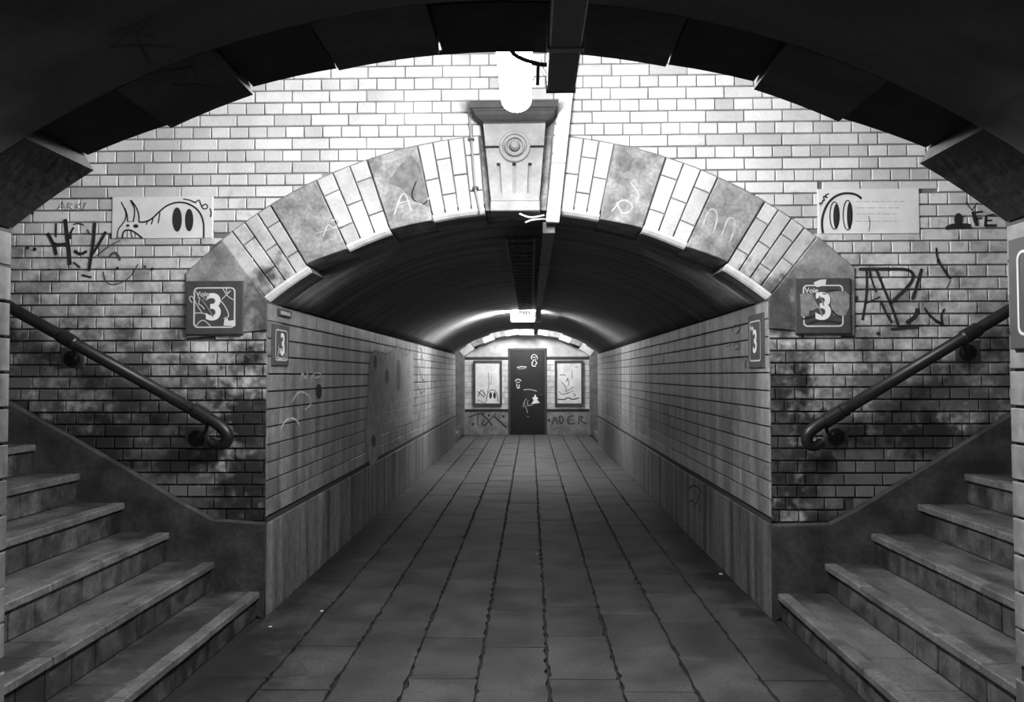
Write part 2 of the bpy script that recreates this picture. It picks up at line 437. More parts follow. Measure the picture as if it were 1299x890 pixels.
for p in BB[:300]: piece('brick', p, fB, 'glazed_brick', wall_back, depth=.03, proud=random.uniform(-.002, .0015), ch=.0025, key='B')
stuff_mesh('brickwork', BB[300:], fB, 'glazed_brick', wall_back, depth=.03, ch=.0025, prouds=[random.uniform(-.002, .0015) for _ in BB[300:]])

# arch rings ------------------------------------------------------------------
def line_angle(x0, y0, x1, y1):
    a, b = wp(x0, y0), wp(x1, y1); f = lambda p: math.atan2(p[0], p[1]-CZ)
    return (f(a)+f(b))/2
AL = abs(line_angle(341.6, 260, 387.6, 333)); AR = abs(line_angle(403.4, 227.5, 433.7, 305))
BLn = abs(line_angle(466.7, 205.6, 492, 286.5)); BR = abs(line_angle(529, 183.7, 547.6, 268)); KS = abs(line_angle(600, 172, 621, 266))
SECT = [(PHI, AL, 'brick'), (AL, AR, 'stone'), (AR, BLn, 'brick'), (BLn, BR, 'stone'), (BR, KS, 'brick')]
def sector(p0, p1, r0, r1, n=4, rin=None):
    lo, hi = min(p0, p1), max(p0, p1)
    rr = (lambda a: r0) if rin is None else (lambda a: rin[0]+(rin[1]-rin[0])*(a-p0)/(p1-p0))
    return [pol(lo+(hi-lo)*k/n, rr(lo+(hi-lo)*k/n)) for k in range(n+1)]+[pol(hi-(hi-lo)*k/n, r1) for k in range(n+1)]
def arch(trim, fn, flip, key, bricks=True):
    for sg in (-1, 1):
        for a, b, kind in SECT:
            if kind == 'stone':
                g = .002
                piece('arch_stone', sector(sg*(a-g), sg*(b+g), RV, RO, 4, (RV+REC, RV+.016) if a == AL else (RV+.026, RV+.010)), fn, 'shaded_stone' if key == 'F' else 'stone', trim, depth=RDEP, proud=.006, ch=.005, flip=flip, key=key)
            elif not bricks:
                piece('brick_sector', sector(sg*(a-.001), sg*(b+.001), RV, RO), fn, 'vault_shaded' if key == 'F' else 'arch_brick', trim, depth=RDEP, flip=flip, key=key)
            else:
                n = max(3, round((a-b)*2.9/.107)); d = (a-b)/n
                for k in range(n):
                    p0, p1 = sg*(b+d*k+.0017), sg*(b+d*(k+1)-.0017)
                    r0 = RV+(.042 if key == 'B' else 0); T = RO-r0
                    cuts = ([0, .235/.475, 1] if (k+(kind == 'x')) % 2 else [0, .118/.475, .357/.475, 1])
                    for i in range(len(cuts)-1):
                        ra, rb = r0+T*cuts[i]+.0045*(i > 0), r0+T*cuts[i+1]-.0045*(i < len(cuts)-2)
                        piece('brick', sector(p0, p1, ra, rb, 1), fn, 'arch_brick', trim, depth=RDEP, proud=random.uniform(-.001, .003), ch=.003, flip=flip, key=key)
    return trim
trim1 = struct(obj('trim_1', prism(sector(-PHI, PHI, RV+REC+.012, RO-.004, 30), .30, -.012, .001), 'mortar', fix=False), 'arch ring of brick and stone round the passage mouth')
trim1.data.transform(Matrix(((1, 0, 0, 0), (0, 0, -1, YB), (0, 1, 0, 0), (0, 0, 0, 1))))
arch(trim1, fB, False, 'B')
piece('key_core', sector(-KS+.002, KS-.002, RV+.02, RO), fB, 'stone', trim1, depth=RDEP, proud=-.001, key='B')
for S in (SPL, SPR): piece('springer_stone', S, fB, 'springer_stone', trim1, depth=.30, proud=.012, ch=.006, key='B')
# near mouth, seen from inside
trim2 = struct(obj('trim_2', prism(sector(-PHI, PHI, RV+REC+.012, RO-.004, 30), .30, -.012, .001), 'mortar', fix=False), 'dark arch ring at the mouth of the near passage')
trim2.data.transform(Matrix(((1, 0, 0, 0), (0, 0, 1, YF), (0, 1, 0, 0), (0, 0, 0, 1))))
fF = mfront(YF)
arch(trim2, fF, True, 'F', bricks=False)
piece('keystone', sector(-KS+.002, KS-.002, RV+.02, RO), fF, 'shaded_stone', trim2, depth=RDEP, proud=.05, flip=True, key='F')
for S in (SPL, SPR): piece('springer_stone', S, fF, 'dark_stone', trim2, depth=.30, proud=.012, ch=.006, flip=True, key='F')  # near springers darker than the far ones, shade put in the colour
trim3 = struct(obj('trim_3', prism(sector(-PHI, PHI, RV+REC+.012, RO-.004, 30), .30, -.012, .001), 'mortar', fix=False), 'arch ring at the far mouth of the passage')
trim3.data.transform(Matrix(((1, 0, 0, 0), (0, 0, 1, YP), (0, 1, 0, 0), (0, 0, 0, 1))))
fP = mfront(YP)
arch(trim3, fP, True, 'P', bricks=False)
piece('keystone', sector(-KS+.002, KS-.002, RV, RO), fP, 'stone', trim3, depth=RDEP, proud=.05, flip=True, key='P')

# vaults
def vault(Y0, Y1, n=28, m_=14):
    V, Fc = [], []
    for j in range(m_+1):
        y = Y0+(Y1-Y0)*j/m_
        for k in range(n+1):
            a = -PHI+2*PHI*k/n; x, z = pol(a, RV); V.append((x, y, z))
        for k in range(n+1):
            a = PHI-2*PHI*k/n; x, z = pol(a, RV+.12); V.append((x, y, z))
    c = 2*(n+1)
    for j in range(m_):
        for k in range(c): Fc.append((j*c+k, j*c+(k+1) % c, (j+1)*c+(k+1) % c, (j+1)*c+k))
    Fc += [tuple(range(c)), tuple(range(m_*c, (m_+1)*c))]
    return V, Fc
ceil1 = struct(obj('ceiling', vault(YB+RDEP+.004, YP-RDEP-.004), 'vault_plaster', smooth=False), 'dark plastered barrel vault of the far passage')
ceil2 = struct(obj('ceiling', vault(-3, YF-RDEP-.004, m_=6), 'vault_shaded'), 'dark plastered barrel vault of the near passage overhead')
for c_ in (ceil1, ceil2):
    c_.data.polygons.foreach_set('use_smooth', [len(p.vertices) == 4 for p in c_.data.polygons])
# bullnose course, whiter than the bricks, along the lower edge of the brick sectors
for sg in (-1, 1):
    for a, b, kind in SECT:
        if kind == 'brick':
            V, Fc = [], []; n = 8
            for k in range(n+1):
                ph = sg*(b+(a-b)*k/n)
                for r, y in ((RV+.041, YB-.001), (RV+.026, YB+.004), (RV+.008, YB+.024), (RV, YB+.045), (RV+.004, YB+.06), (RV+.041, YB+.06)):
                    x, z = pol(ph, r); V.append((x, y, z))
            for k in range(n):
                for q in range(6): Fc.append((6*k+q, 6*k+(q+1) % 6, 6*k+6+(q+1) % 6, 6*k+6+q))
            Fc += [tuple(range(6)), tuple(range(6*n, 6*n+6))]
            obj('bullnose_course', (V, Fc), 'bullnose_white', trim1)
            piece('arch_soffit', sector(sg*a, sg*b, RV, RV+.041, 6), mback(YB+.061), 'vault_plaster', trim1, depth=RDEP-.061, ch=.002, key='BS')

# passage side walls ----------------------------------------------------------------
NB = 12; CB = (ZT-.01-ZP-.03)/NB
def side_wall(s, Y0, Y1, limit, name, label, front=False):
    X = WH
    bk = struct(obj(name, box(min(s*(X+.012), s*(X+.2)), max(s*(X+.012), s*(X+.2)), Y0+(.01 if not front else 0), Y1-(.01 if front else 0), -.05, ZT+.02), 'tunnel_joint'), label)
    fn = mside(s, X); flip = s > 0
    mr = ((lambda a, b, c: fn(a, b, c)))
    polys = []
    for r in range(NB):
        z0 = ZP+.03+r*CB; y = Y0
        first = .24 if r % 2 else .46
        e0 = Y0; ln = first
        ys = [Y0]
        t = Y0+first
        while t < Y1-.1: ys.append(t); t += .46+random.uniform(-.02, .02)
        ys.append(Y1)
        if front: ys = [Y0+Y1-q for q in ys][::-1]
        for i in range(len(ys)-1):
            polys.append([(ys[i]+.0012, z0+.0045), (ys[i+1]-.0012, z0+.0045), (ys[i+1]-.0012, z0+CB-.0045), (ys[i]+.0012, z0+CB-.0045)])
    polys.sort(key=lambda p: p[0][0] if not front else -p[0][0])
    for p in polys[:limit]:
        piece('glazed_block', p, fn, 'tunnel_block', bk, depth=.011, proud=random.uniform(-.0015, .001), ch=.0025, flip=not flip, key='S%d' % s)
    if polys[limit:]: stuff_mesh('glazed_blockwork', polys[limit:], fn, 'tunnel_block', bk, depth=.011, ch=.002, flip=not flip)
    # plinth of upright slabs
    y = Y0
    k = 0
    L_ = [.95, .8, 1.05, .9]
    ys = [Y0]
    while ys[-1] < Y1-.5: ys.append(min(Y1, ys[-1]+L_[k % 4])); k += 1
    ys[-1] = Y1
    for i in range(len(ys)-1):
        p = [(ys[i]+.002, -.02), (ys[i+1]-.002, -.02), (ys[i+1]-.002, ZP-.012), (ys[i]+.002, ZP-.012)]
        piece('plinth_slab', p, fn, 'plinth_slab', bk, depth=.011, proud=.004, ch=.004, flip=not flip, key='S%d' % s)
    return bk
wall_left = side_wall(-1, YB, YP, 300, 'wall_left', 'glazed block wall on the left of the far passage')
wall_right = side_wall(1, YB, YP, 300, 'wall_right', 'glazed block wall on the right of the far passage')
near_left = side_wall(-1, -1.2, YF, 300, 'wall_left', 'glazed block wall on the left of the near passage', front=True)
near_right = side_wall(1, -1.2, YF, 300, 'wall_right', 'glazed block wall on the right of the near passage', front=True)
for s, nm in ((-1, 'wall_left'), (1, 'wall_right')):
    struct(obj(nm, box(min(s*WH, s*(WH+.2)), max(s*WH, s*(WH+.2)), -3, -1.21, -.05, ZT+.02), 'plain_wall'), 'plain continuation of the near passage wall behind the camera')
# jamb rendering of the reveals: back of springers handled by the wall ends
wall_front = struct(obj('wall_front', portal_backing(YF-.012, YF-.34, 'plain_wall', wopen=WH+.016), 'plain_wall', fix=False), 'wall round the near passage mouth facing the stairs')
wall_far = struct(obj('wall_rear', portal_backing(YP-.012, YP-.34, 'plain_wall', half=4.2, wopen=WH+.016), 'plain_wall', fix=False), 'wall round the far passage mouth facing the end wall')
ceil3 = struct(obj('ceiling', box(-4.6, 4.6, YF-.34, YB+.34, ZTOP, ZTOP+.15), 'ceiling_plain'), 'flat ceiling over the stairs and crossing')
ceil4 = struct(obj('ceiling', box(-4.2, 4.2, YP-.34, YE+.3, ZTOP, ZTOP+.15), 'ceiling_plain'), 'flat ceiling over the far crossing')

# skirting above stairs on the brick wall
for S, nm, lb in ((SKL, 'baseboard_left', 'dark cement skirting above the left stairs'), (SKR, 'baseboard_right', 'dark cement skirting above the right stairs')):
    sg = 1 if S[-1][0] > 0 else -1
    V = []; n = len(S)
    nose = lambda x: max(-.02, Z1+STEP_RISE*(abs(x)-XN)/RUN-.22)
    for x, z in S: V += [(x, YB-.035, z-.012), (x, YB-.035, nose(x)), (x, YB+.01, z), (x, YB-.018, z)]
    Fc = []
    for i in range(n-1):
        a, b = 4*i, 4*i+4
        Fc += [(a, a+1, b+1, b), (a, b, b+3, a+3), (a+3, b+3, b+2, a+2)]
    Fc.append((0, 3, 2, 1))
    struct(obj(nm, (V, Fc), 'skirting'), lb)

# ================================================================== STAIRS
def staircase(s, label, nsteps=10):
    root = empty('staircase', (s*XN, (YF+YB)/2, 0)); tag(root, label, 'stairs')
    oy = (YF+YB)/2; half = (YB-YF)/2-.001
    ncov = 6 if s < 0 else 6
    for i in range(nsteps):
        zt = Z1+i*STEP_RISE; x0 = i*RUN; lo = zt-(STEP_RISE if i else Z1+.02)
        # core: body under the tiles (local x outward)
        def bx(a, b, y0, y1, c, d, ch=0.):
            return box(min(s*a, s*b), max(s*a, s*b), y0, y1, c, d, ch)
        core = obj('step', bx(x0+.03, x0+RUN+.05, -half, half, lo-.05, zt-.022), 'stair_core', root)
        # nosing stones
        y = -half; k = 0
        while y < half-.01:
            l = min(.42+random.uniform(-.06, .06), half-y)
            if half-y-l < .12: l = half-y
            o = obj('nosing_stone', bx(x0+random.uniform(0, .003), x0+.075, y+.0015, y+l-.0015, zt-.042, zt+random.uniform(-.0015, .001), .006), 'nosing', core, fix=False)
            y += l
        # tread tiles
        tn = 13; d = 2*half/tn
        for k in range(tn):
            y0 = -half+k*d
            obj('tread_tile', bx(x0+.0765, x0+RUN+.028, y0+.0012, y0+d-.0012, zt-.026, zt+random.uniform(-.0015, .0005), .003), 'tread', core, fix=False)
            if lo+.01 < zt-.05:
                obj('riser_tile', bx(x0+.024+random.uniform(-.001, .002), x0+.045, y0+.003, y0+d-.003, lo+.004, zt-.046, .003), 'riser', core, fix=False)
    for o in root.children_recursive: pass
    root.location.y = oy
    return root
stair_l = staircase(-1, 'worn stone stairs with tiled risers climbing to the left')
stair_r = staircase(1, 'worn stone stairs with tiled risers climbing to the right')

# ================================================================== KEYSTONE
def keystone():
    P = lambda px, py, d: at_y(px, py, YB-d)
    tl, tr, bl, br = wp(613, 157), wp(692, 157), wp(623, 254), wp(684, 254)
    # convert at the proud plane so the sizes are those of the stone itself
    D = .13
    q = [wp(x, y, YB-D) for x, y in ((613, 157), (692, 157), (684, 254), (623, 254))]
    zt, zb = (q[0][1]+q[1][1])/2, (q[2][1]+q[3][1])/2
    body = obj('body', prism([(q[0][0], zt), (q[1][0], zt), (q[2][0], zb), (q[3][0], zb)], .0, D-.075, .004), 'keystone_stone', KEY)
    body.data.transform(Matrix(((1, 0, 0, 0), (0, 0, -1, YB), (0, 1, 0, 0), (0, 0, 0, 1))))
    # face relief as a stepped sheet: upper panel, lower panel with three flutes
    zc = wp(650, 186, YB-D)[1]; x_at = lambda t, z: (q[3][0]+(q[0][0]-q[3][0])*(z-zb)/(zt-zb))*(1-t)+(q[2][0]+(q[1][0]-q[2][0])*(z-zb)/(zt-zb))*t
    mid = (q[0][0]+q[1][0]+q[2][0]+q[3][0])/4
    xs = [.0, .17, .235, .455, .525, .745, .81, 1.]; zs = [zb, zb+.045, zb+.235, zc-.008, zc+.006, zt]
    H = {}
    for i in range(len(xs)-1):
        for j in range(len(zs)-1):
            h = D-.004
            if j == 1 and i in (1, 3, 5): h = D-.05
            if j == 3: h = D-.045
            if j == 4: h = D+.004
            H[i, j] = h
    V, Fc = [], []
    def quad(a, b, c, d): n = len(V); V.extend((a, b, c, d)); Fc.append((n, n+1, n+2, n+3))
    pt = lambda i, j, h: (x_at(xs[i], zs[j]), YB-h, zs[j])
    for (i, j), h in H.items():
        quad(pt(i, j, h), pt(i+1, j, h), pt(i+1, j+1, h), pt(i, j+1, h))
        h2 = H.get((i+1, j), D-.08)
        quad(pt(i+1, j, h), pt(i+1, j+1, h), pt(i+1, j+1, h2), pt(i+1, j, h2))
        h2 = H.get((i, j+1), D-.08)
        quad(pt(i, j+1, h), pt(i+1, j+1, h), pt(i+1, j+1, h2), pt(i, j+1, h2))
        if i == 0: quad(pt(0, j, h), pt(0, j+1, h), pt(0, j+1, D-.08), pt(0, j, D-.08))
        if j == 0: quad(pt(i, 0, h), pt(i+1, 0, h), pt(i+1, 0, D-.08), pt(i, 0, D-.08))
    obj('face_panel', (V, Fc), 'keystone_stone', KEY, fix=False)
    R = 20/205
    hd = lathe([(R, 0), (R, .012), (R-.008, .018), (R-.02, .018), (R-.026, .004), (.066, .004), (.062, .028), (.05, .034), (.046, .012), (.036, .012), (.032, .04), (.02, .055), (.004, .06)], 32)
    o = obj('medallion', hd, 'keystone_stone', KEY, smooth=False, loc=(mid, YB-D+.002, zc))
    # sill under the panel
    z1 = wp(650, 268, YB-D)[1]
    a, b = q[3][0]-.004, q[2][0]+.004
    obj('sill', box(a, b, YB-D-.018, YB-.0065, z1, zb-.006, .005), 'keystone_stone', KEY, fix=False)
    # cornice: fascia over a cove, mitred at the sides
    zt2 = wp(650, 125, YB-.24)[1]
    prof = [(0, .0), (.012, .0), (.025, .02), (.05, .045), (.07, .055), (.075, .062), (.085, .062), (.09, .075), (.125, .078), (.135, .07)]
    k = (zt2-zt)/.135; V, Fc = [], []
    for h, e in prof:
        z = zt+h*k; hw0 = (q[1][0]-q[0][0])/2; m0 = (q[0][0]+q[1][0])/2
        for x, y in ((m0-hw0-e, YB-.004), (m0-hw0-e, YB-D-.004-e), (m0+hw0+e, YB-D-.004-e), (m0+hw0+e, YB-.004)): V.append((x, y, z))
    n = len(prof)
    for i in range(n-1):
        for j in range(3): Fc.append((4*i+j, 4*i+j+1, 4*i+4+j+1, 4*i+4+j))
    Fc += [(0, 1, 2, 3), tuple(range(4*n-4, 4*n))]
    obj('cornice', (V, Fc), 'dark_stone', KEY)
KEY = tag(empty('keystone', (0, YB-.06, 2.6)), 'carved grey keystone with round boss, three flutes and a moulded cornice', 'keystone')
KEY.location = (0, 0, 0)
keystone()

# ================================================================== LAMPS
def capsule(x, y0, y1, z, rx, rz, n=20, caps=6, bottom_only=False):
    V, Fc = [], []; rings = []
    for k in range(caps): a = math.pi/2*k/caps; rings.append((y0+rx*(1-math.sin(a)), math.cos(a)))
    rings = [(y0+rx*(1-math.sin(math.pi/2*(1-k/caps))), math.cos(math.pi/2*(1-k/caps))) for k in range(caps+1)]
    rings += [(y1-rx*(1-math.sin(math.pi/2*k/caps)), math.cos(math.pi/2*k/caps)) for k in range(caps+1)]
    rings = [(y, max(s, .03)) for y, s in rings]
    for y, s in rings:
        for k in range(n): a = 2*math.pi*k/n; V.append((x+rx*s*math.cos(a), y, z+rz*s*math.sin(a)))
    for i in range(len(rings)-1):
        for k in range(n): Fc.append((i*n+k, i*n+(k+1) % n, (i+1)*n+(k+1) % n, (i+1)*n+k))
    Fc += [tuple(range(n)), tuple(range((len(rings)-1)*n, len(rings)*n))]
    return V, Fc
def tube_lamp(x, y0, y1, z, mat, label):
    t = tag(empty('ceiling_lamp', (0, 0, 0)), label, 'lamp')
    obj('diffuser', capsule(x, y0, y1, z+.06, .079, .06), mat, t, smooth=True)
    obj('housing', box(x-.05, x+.05, y0+.06, y1-.06, z+.112, z+.155, .008), 'lamp_housing', t, fix=False)
    for yy in (y0+.25, y1-.3):
        obj('hanger_rod', tube([(x, yy, z+.15), (x, yy, ZTOP)], .006, 8), 'lamp_housing', t)
    for yy in (y0+.4, y1-.45):
        obj('clip', box(x+.072, x+.09, yy-.02, yy+.02, z+.03, z+.075, .004), 'lamp_housing', t, fix=False)
    return t
tube_lamp(.02, 2.98, 4.22, 2.885, 'lamp_one', 'long glowing lamp hanging in front of the carved keystone')
tube_lamp(0.0, 18.35, 19.55, 2.90, 'lamp_three', 'long glowing lamp hidden above the far passage mouth')
l2 = tag(empty('bulkhead_lamp', (0, 0, 0)), 'small bright box lamp under the vault of the far passage', 'lamp')
yl = 12.70; xl = -.03
def trap(y, g): return [(xl-.172-g, y, 2.485+g*.9), (xl+.172+g, y, 2.485+g*.9), (xl+.125+g, y, 2.372-g), (xl-.125-g, y, 2.372-g)]
LB = [(0, 1, 2, 3), (4, 5, 6, 7), (0, 1, 5, 4), (1, 2, 6, 5), (2, 3, 7, 6), (3, 0, 4, 7)]
obj('diffuser', (trap(yl, 0)+trap(yl-.06, 0), LB), 'lamp_two', l2)
obj('front_shield', (trap(yl-.0605, .02)+trap(yl-.075, .008), LB), 'cover_glow', l2)  # opaque glowing cover; its wide rim is added to cut light sent forward
obj('bottom_shield', box(xl-.127, xl+.127, yl-.0602, yl, 2.364, 2.3718), 'cover_glow', l2, fix=False)  # opaque cover added to keep the strong diffuser off the floor
obj('back_shield', box(xl-.19, xl+.19, yl+.001, yl+.03, 2.355, 2.478, .004), 'lamp_housing', l2, fix=False)  # plate added to stop the lamp's light behind it

# ================================================================== TRUNKING, TRAY, CABLES
t = tag(empty('cable_trunking', (0, 0, 0)), 'dark square cable trunking ending overhead in the near passage', 'trunking')
obj('trunking_body', box(.145, .235, -2.9, YF+.03, 2.415, 2.487, .004), 'trunk_metal', t, fix=False)
obj('end_cap', box(.142, .238, YF+.028, YF+.036, 2.412, 2.49, .002), 'trunk_metal', t, fix=False)
for y in (1.3, 2.2): obj('strap', box(.138, .242, y, y+.03, 2.411, 2.4885, .002), 'lamp_housing', t, fix=False)
t = tag(empty('cable_trunking', (0, 0, 0)), 'long grey cable trunking under the vault of the far passage', 'trunking')
obj('trunking_body', box(.17, .25, YB+.02, YP-.1, 2.405, 2.478, .004), 'trunk_metal', t, fix=False)
for y in (6.5, 8.5, 10.5, 12.4): obj('joint_sleeve', box(.166, .254, y, y+.06, 2.401, 2.482, .002), 'trunk_metal', t, fix=False)
j = tag(obj('junction_box', box(.18, .26, 12.3, 12.42, 2.325, 2.4, .008), 'trunk_white', None, fix=False), 'small white junction box beside the bright box lamp', 'junction box')
# white trunking on the brick wall, leaning
a0, a1 = wp(700.5, 283), wp(720.5, 100)
dx = (a1[0]-a0[0])/(a1[1]-a0[1]); hw = .042; zt_ = ZTOP-.01
poly = [(a0[0]-hw, a0[1]), (a0[0]+hw, a0[1]-.004), (a0[0]+dx*(zt_-a0[1])+hw, zt_), (a0[0]+dx*(zt_-a0[1])-hw, zt_)]
t = tag(empty('cable_trunking', (0, 0, 0)), 'white trunking leaning on the brick wall right of the keystone', 'trunking')
vf = remap(prism(poly, 0, .05, .003), mback(YB-.004))
obj('cover', vf, 'trunk_white', t, fix=False)
zj = a0[1]+.37; xj = a0[0]+dx*.37
obj('cover_joint', remap(prism([(xj-hw-.002, zj), (xj+hw+.002, zj-.002), (xj+hw+.002, zj+.006), (xj-hw-.002, zj+.008)], 0, .0515, .001), mback(YB-.004)), 'cable_grey', t, fix=False)
# ladder tray under the crown
t = tag(empty('cable_tray', (0, 0, 0)), 'dark perforated cable tray under the crown of the vault', 'cable tray')
for x in (-.075, .12): obj('side_rail', box(x-.006, x+.006, YB+.38, 12.5, 2.43, 2.485), 'frame_dark', t, fix=False)
y = YB+.45
while y < 12.5: obj('rung', box(-.07, .115, y, y+.03, 2.432, 2.442), 'frame_dark', t, fix=False); y += .22
for i, x in enumerate((-.045, -.01, .03, .075)):
    pts = [(x+random.uniform(-.008, .008), YB+.38+(12.5-YB-.38)*k/40, 2.449+random.uniform(-.002, .004)+.004*(i % 2)) for k in range(41)]
    obj('tray_cable', tube(pts, .009, 6), 'cable_dark', t)
# small bracket of perforated metal by the end of the near trunking
def cable(name, pts, r, mat, label, n=8): 
    return tag(obj(name, tube(smooth_pts(pts, 3), r, n), mat, None, smooth=True), label, 'cable')
Yc = 2.62
cable('cable', [at_y(630, -25, 2.35), at_y(636, 28, 2.45), at_y(645, 58, 2.55), at_y(652, 70, 2.6), at_y(668, 77, 2.6), at_y(686, 82, 2.58), at_y(703, 82, 2.545)], .0075, 'cable_dark', 'dark cable looping across the lamp to the overhead trunking')
cable('cable', [at_y(560, 48, 2.60), at_y(546, 55, 2.60), at_y(547, 64, 2.60), at_y(556, 68, 2.60), at_y(572, 63, 2.60), at_y(588, 58, 2.60), at_y(600, 48, 2.60)], .0085, 'cable_dark', 'dark cable loop hanging below the near arch left of the lamp')
cable('cable', [(.16, 2.552, 2.475), (.14, 2.65, 2.50), at_y(683, 68, 2.8), at_y(682, 108, 2.85)], .006, 'cable_dark', 'thin dark drop wire at the right edge of the glowing lamp')
cable('cable', [at_y(659, 271, YB-.14), at_y(668, 275, YB-.15), at_y(676, 276, YB-.15), at_y(690, 273, YB-.08)], .006, 'cable_white', 'upper thin white wire under the keystone')
cable('cable', [at_y(667, 282, YB-.17), at_y(674, 279, YB-.19), at_y(683, 278, YB-.19), at_y(692, 278, YB-.07)], .006, 'cable_white', 'lower frayed white wire under the keystone')
pc = tag(empty('wall_conduit', (0, 0, 0)), 'thin pale conduit running down beside the keystone on the left', 'conduit')
obj('pipe', tube([at_y(594, 128, YB-.02), at_y(598, 178, YB-.02), at_y(603, 240, YB-.02), at_y(610, 272, YB-.02)], .008, 8), 'cable_grey', pc)
for q in ((598, 178), (603.5, 239)):
    c = at_y(*q, YB); obj('clip', box(c.x-.02, c.x+.02, YB-.032, YB-.003, c.z-.008, c.z+.008, .003), 'frame_dark', pc, fix=False)

# ================================================================== HANDRAILS
def handrail(s, axis, curl, brackets, label):
    Y = YB-.105; t = tag(empty('handrail', (0, 0, 0)), label, 'handrail')
    P = [at_y(x, y, Y) for x, y in axis]; far, near = P[0], P[-1]
    d = (far-near).normalized(); far = near+d*((4.4-abs(near.x))/abs(d.x))
    pole = obj('rail_pole', tube([far, near], .036, 14), 'rail_metal', t, smooth=True)
    C = [near]+[at_y(x, y, Y+.005*i) for i, (x, y) in enumerate(curl)]
    pts = smooth_pts([near-(near-far).normalized()*.05]+C, 3)
    n = len(pts); obj('scroll_end', tube(pts, [.038-.012*max(0, (k/n-.5))*2 for k in range(n)], 12), 'rail_metal', t, smooth=True)
    cl = near+d*.03
    obj('collar', tube([cl, cl+d*.035], .043, 14), 'rail_metal', t)
    for (bx_, by_), (rx, ry) in brackets:
        B = at_y(bx_, by_, Y); Rr = at_y(rx, ry, YB); k = (B-near).dot(d); B = near+d*k
        br = obj('bracket', tube(smooth_pts([B-Vector((0, 0, .02)), B+Vector((-s*.05, .0, -.075)), Vector((Rr.x-s*.035, Y+.04, Rr.z-.01)), Vector((Rr.x, YB-.02, Rr.z))], 3), .011, 8), 'rail_metal', t, smooth=True)
        obj('saddle', tube([B-d*.06, B-d*.05, B+d*.05, B+d*.06], [.038, .045, .045, .038], 14), 'rail_metal', br)
        obj('rosette', lathe([(.055, 0), (.055, .006), (.035, .012), (.028, .022), (.012, .028)], 20), 'rail_metal', br, loc=Vector((Rr.x, YB-.002, Rr.z)))
        w = .075
        obj('mounting_patch', box(Rr.x-w, Rr.x+w, YB-.006, YB+.01, Rr.z-.06, Rr.z+.075, .002), 'patch_cement', br, fix=False)
    # long shallow ridge along the underside of the rail
    obj('rail_strip', tube([far-Vector((0, 0, .03)), near-Vector((0, 0, .03))+d*.1], .012, 6), 'rail_metal', t)
    return t
handrail(-1, [(60, 416), (262, 529)], [(280, 540), (290, 552), (286, 564), (274, 565), (266, 559)], [((86, 431), (92, 455)), ((255, 526), (250, 556))], 'black metal handrail above the left stairs')
handrail(1, [(1269, 400), (1062, 525)], [(1040, 537), (1024, 549), (1023, 563), (1034, 567), (1043, 560)], [((1232, 423), (1227, 447)), ((1056, 528), (1060, 554))], 'black metal handrail above the right stairs')

# ================================================================== PLATES AND SIGNS ON THE BRICK WALL
nB = lambda p: (0, -1, 0)
PM = FPX/YB
def plate(R, label):
    t = tag(empty('wall_plate', (0, 0, 0)), label, 'plaque')
    obj('panel', remap(prism([(R[0], R[2]), (R[1], R[2]), (R[1], R[3]), (R[0], R[3])], .01, .006, .002), mback(YB)), 'plate_enamel', t, fix=False)
    return t
pl = plate(PLL, 'pale wall plate with a drawn horned beast and two dark oval eyes')
g = sc(130, 240, 8.473); yy = YB-.0075
cv = lambda x, y: at_y(*g(x, y), yy)
dr = [(1.6, [(200, 135), (245, 220), (258, 300), (215, 375), (165, 430), (158, 520)]), (1.8, [(270, 350), (268, 280), (240, 200)]),
      (1.8, [(300, 115), (345, 200), (345, 280), (330, 350)]), (1.8, [(310, 120), (370, 200), (395, 290), (390, 350)]), (1.3, [(265, 345), (330, 345)]),
      (2.2, [(390, 350), (450, 355), (530, 320), (600, 250), (680, 180), (780, 140), (880, 140), (980, 180), (1050, 250), (1085, 340), (1090, 430), (1088, 525)]),
      (2.4, [(488, 335), (470, 382)]), (2.4, [(543, 315), (525, 378)]), (2.4, [(618, 250), (598, 365)]),
      (2.2, [(212, 525), (222, 450), (280, 432), (340, 455), (430, 525)]), (1.6, [(265, 440), (265, 520)]), (2.2, [(300, 440), (318, 520)]), (1.4, [(350, 470), (352, 520)]), (1.3, [(140, 522), (430, 522)]),
      (1.6, [(865, 103), (940, 115), (1000, 145), (1040, 105), (1055, 160), (1085, 220), (1140, 195), (1110, 150), (1060, 190)]), (1.6, [(960, 130), (1010, 150)]), (1.8, [(1155, 205), (1172, 250), (1160, 300)])]
strokes('drawing', dr, cv, nB, PM, 'ink', pl)
for c, a, b in (((802, 325), 52, 132), ((932, 330), 45, 122), ((272, 390), 18, 15), ((358, 395), 28, 20)):
    obj('drawn_eye', ellipse3(c, a, b, cv), 'ink', pl, fix=False)
pr = plate(PLR, 'pale wall plate with a drawn dome, two oval eyes and faint print')
g2 = sc(1030, 230, 8.66); cv2 = lambda x, y: at_y(*g2(x, y), yy)
el = lambda cx, cy, rx, ry: [(cx+rx*math.cos(2*math.pi*k/16), cy+ry*math.sin(2*math.pi*k/16)) for k in range(17)]
strokes('drawing', [(3.0, [(120, 570), (105, 450), (130, 330), (180, 230), (250, 165), (340, 130), (430, 130), (500, 150), (545, 190)]),
        (1.4, el(248, 375, 52, 152)), (1.4, el(392, 370, 50, 165)), (1.6, [(85, 230), (110, 250), (120, 200), (140, 220), (120, 150), (180, 190), (140, 150), (190, 135)]), (1.6, [(75, 240), (105, 265)]), (.8, [(620, 380), (640, 450), (625, 550)])], cv2, nB, PM, 'ink', pr)
for c, a, b in (((266, 385), 32, 138), ((413, 378), 29, 150)): obj('drawn_eye', ellipse3(c, a, b, cv2), 'ink', pr, fix=False)
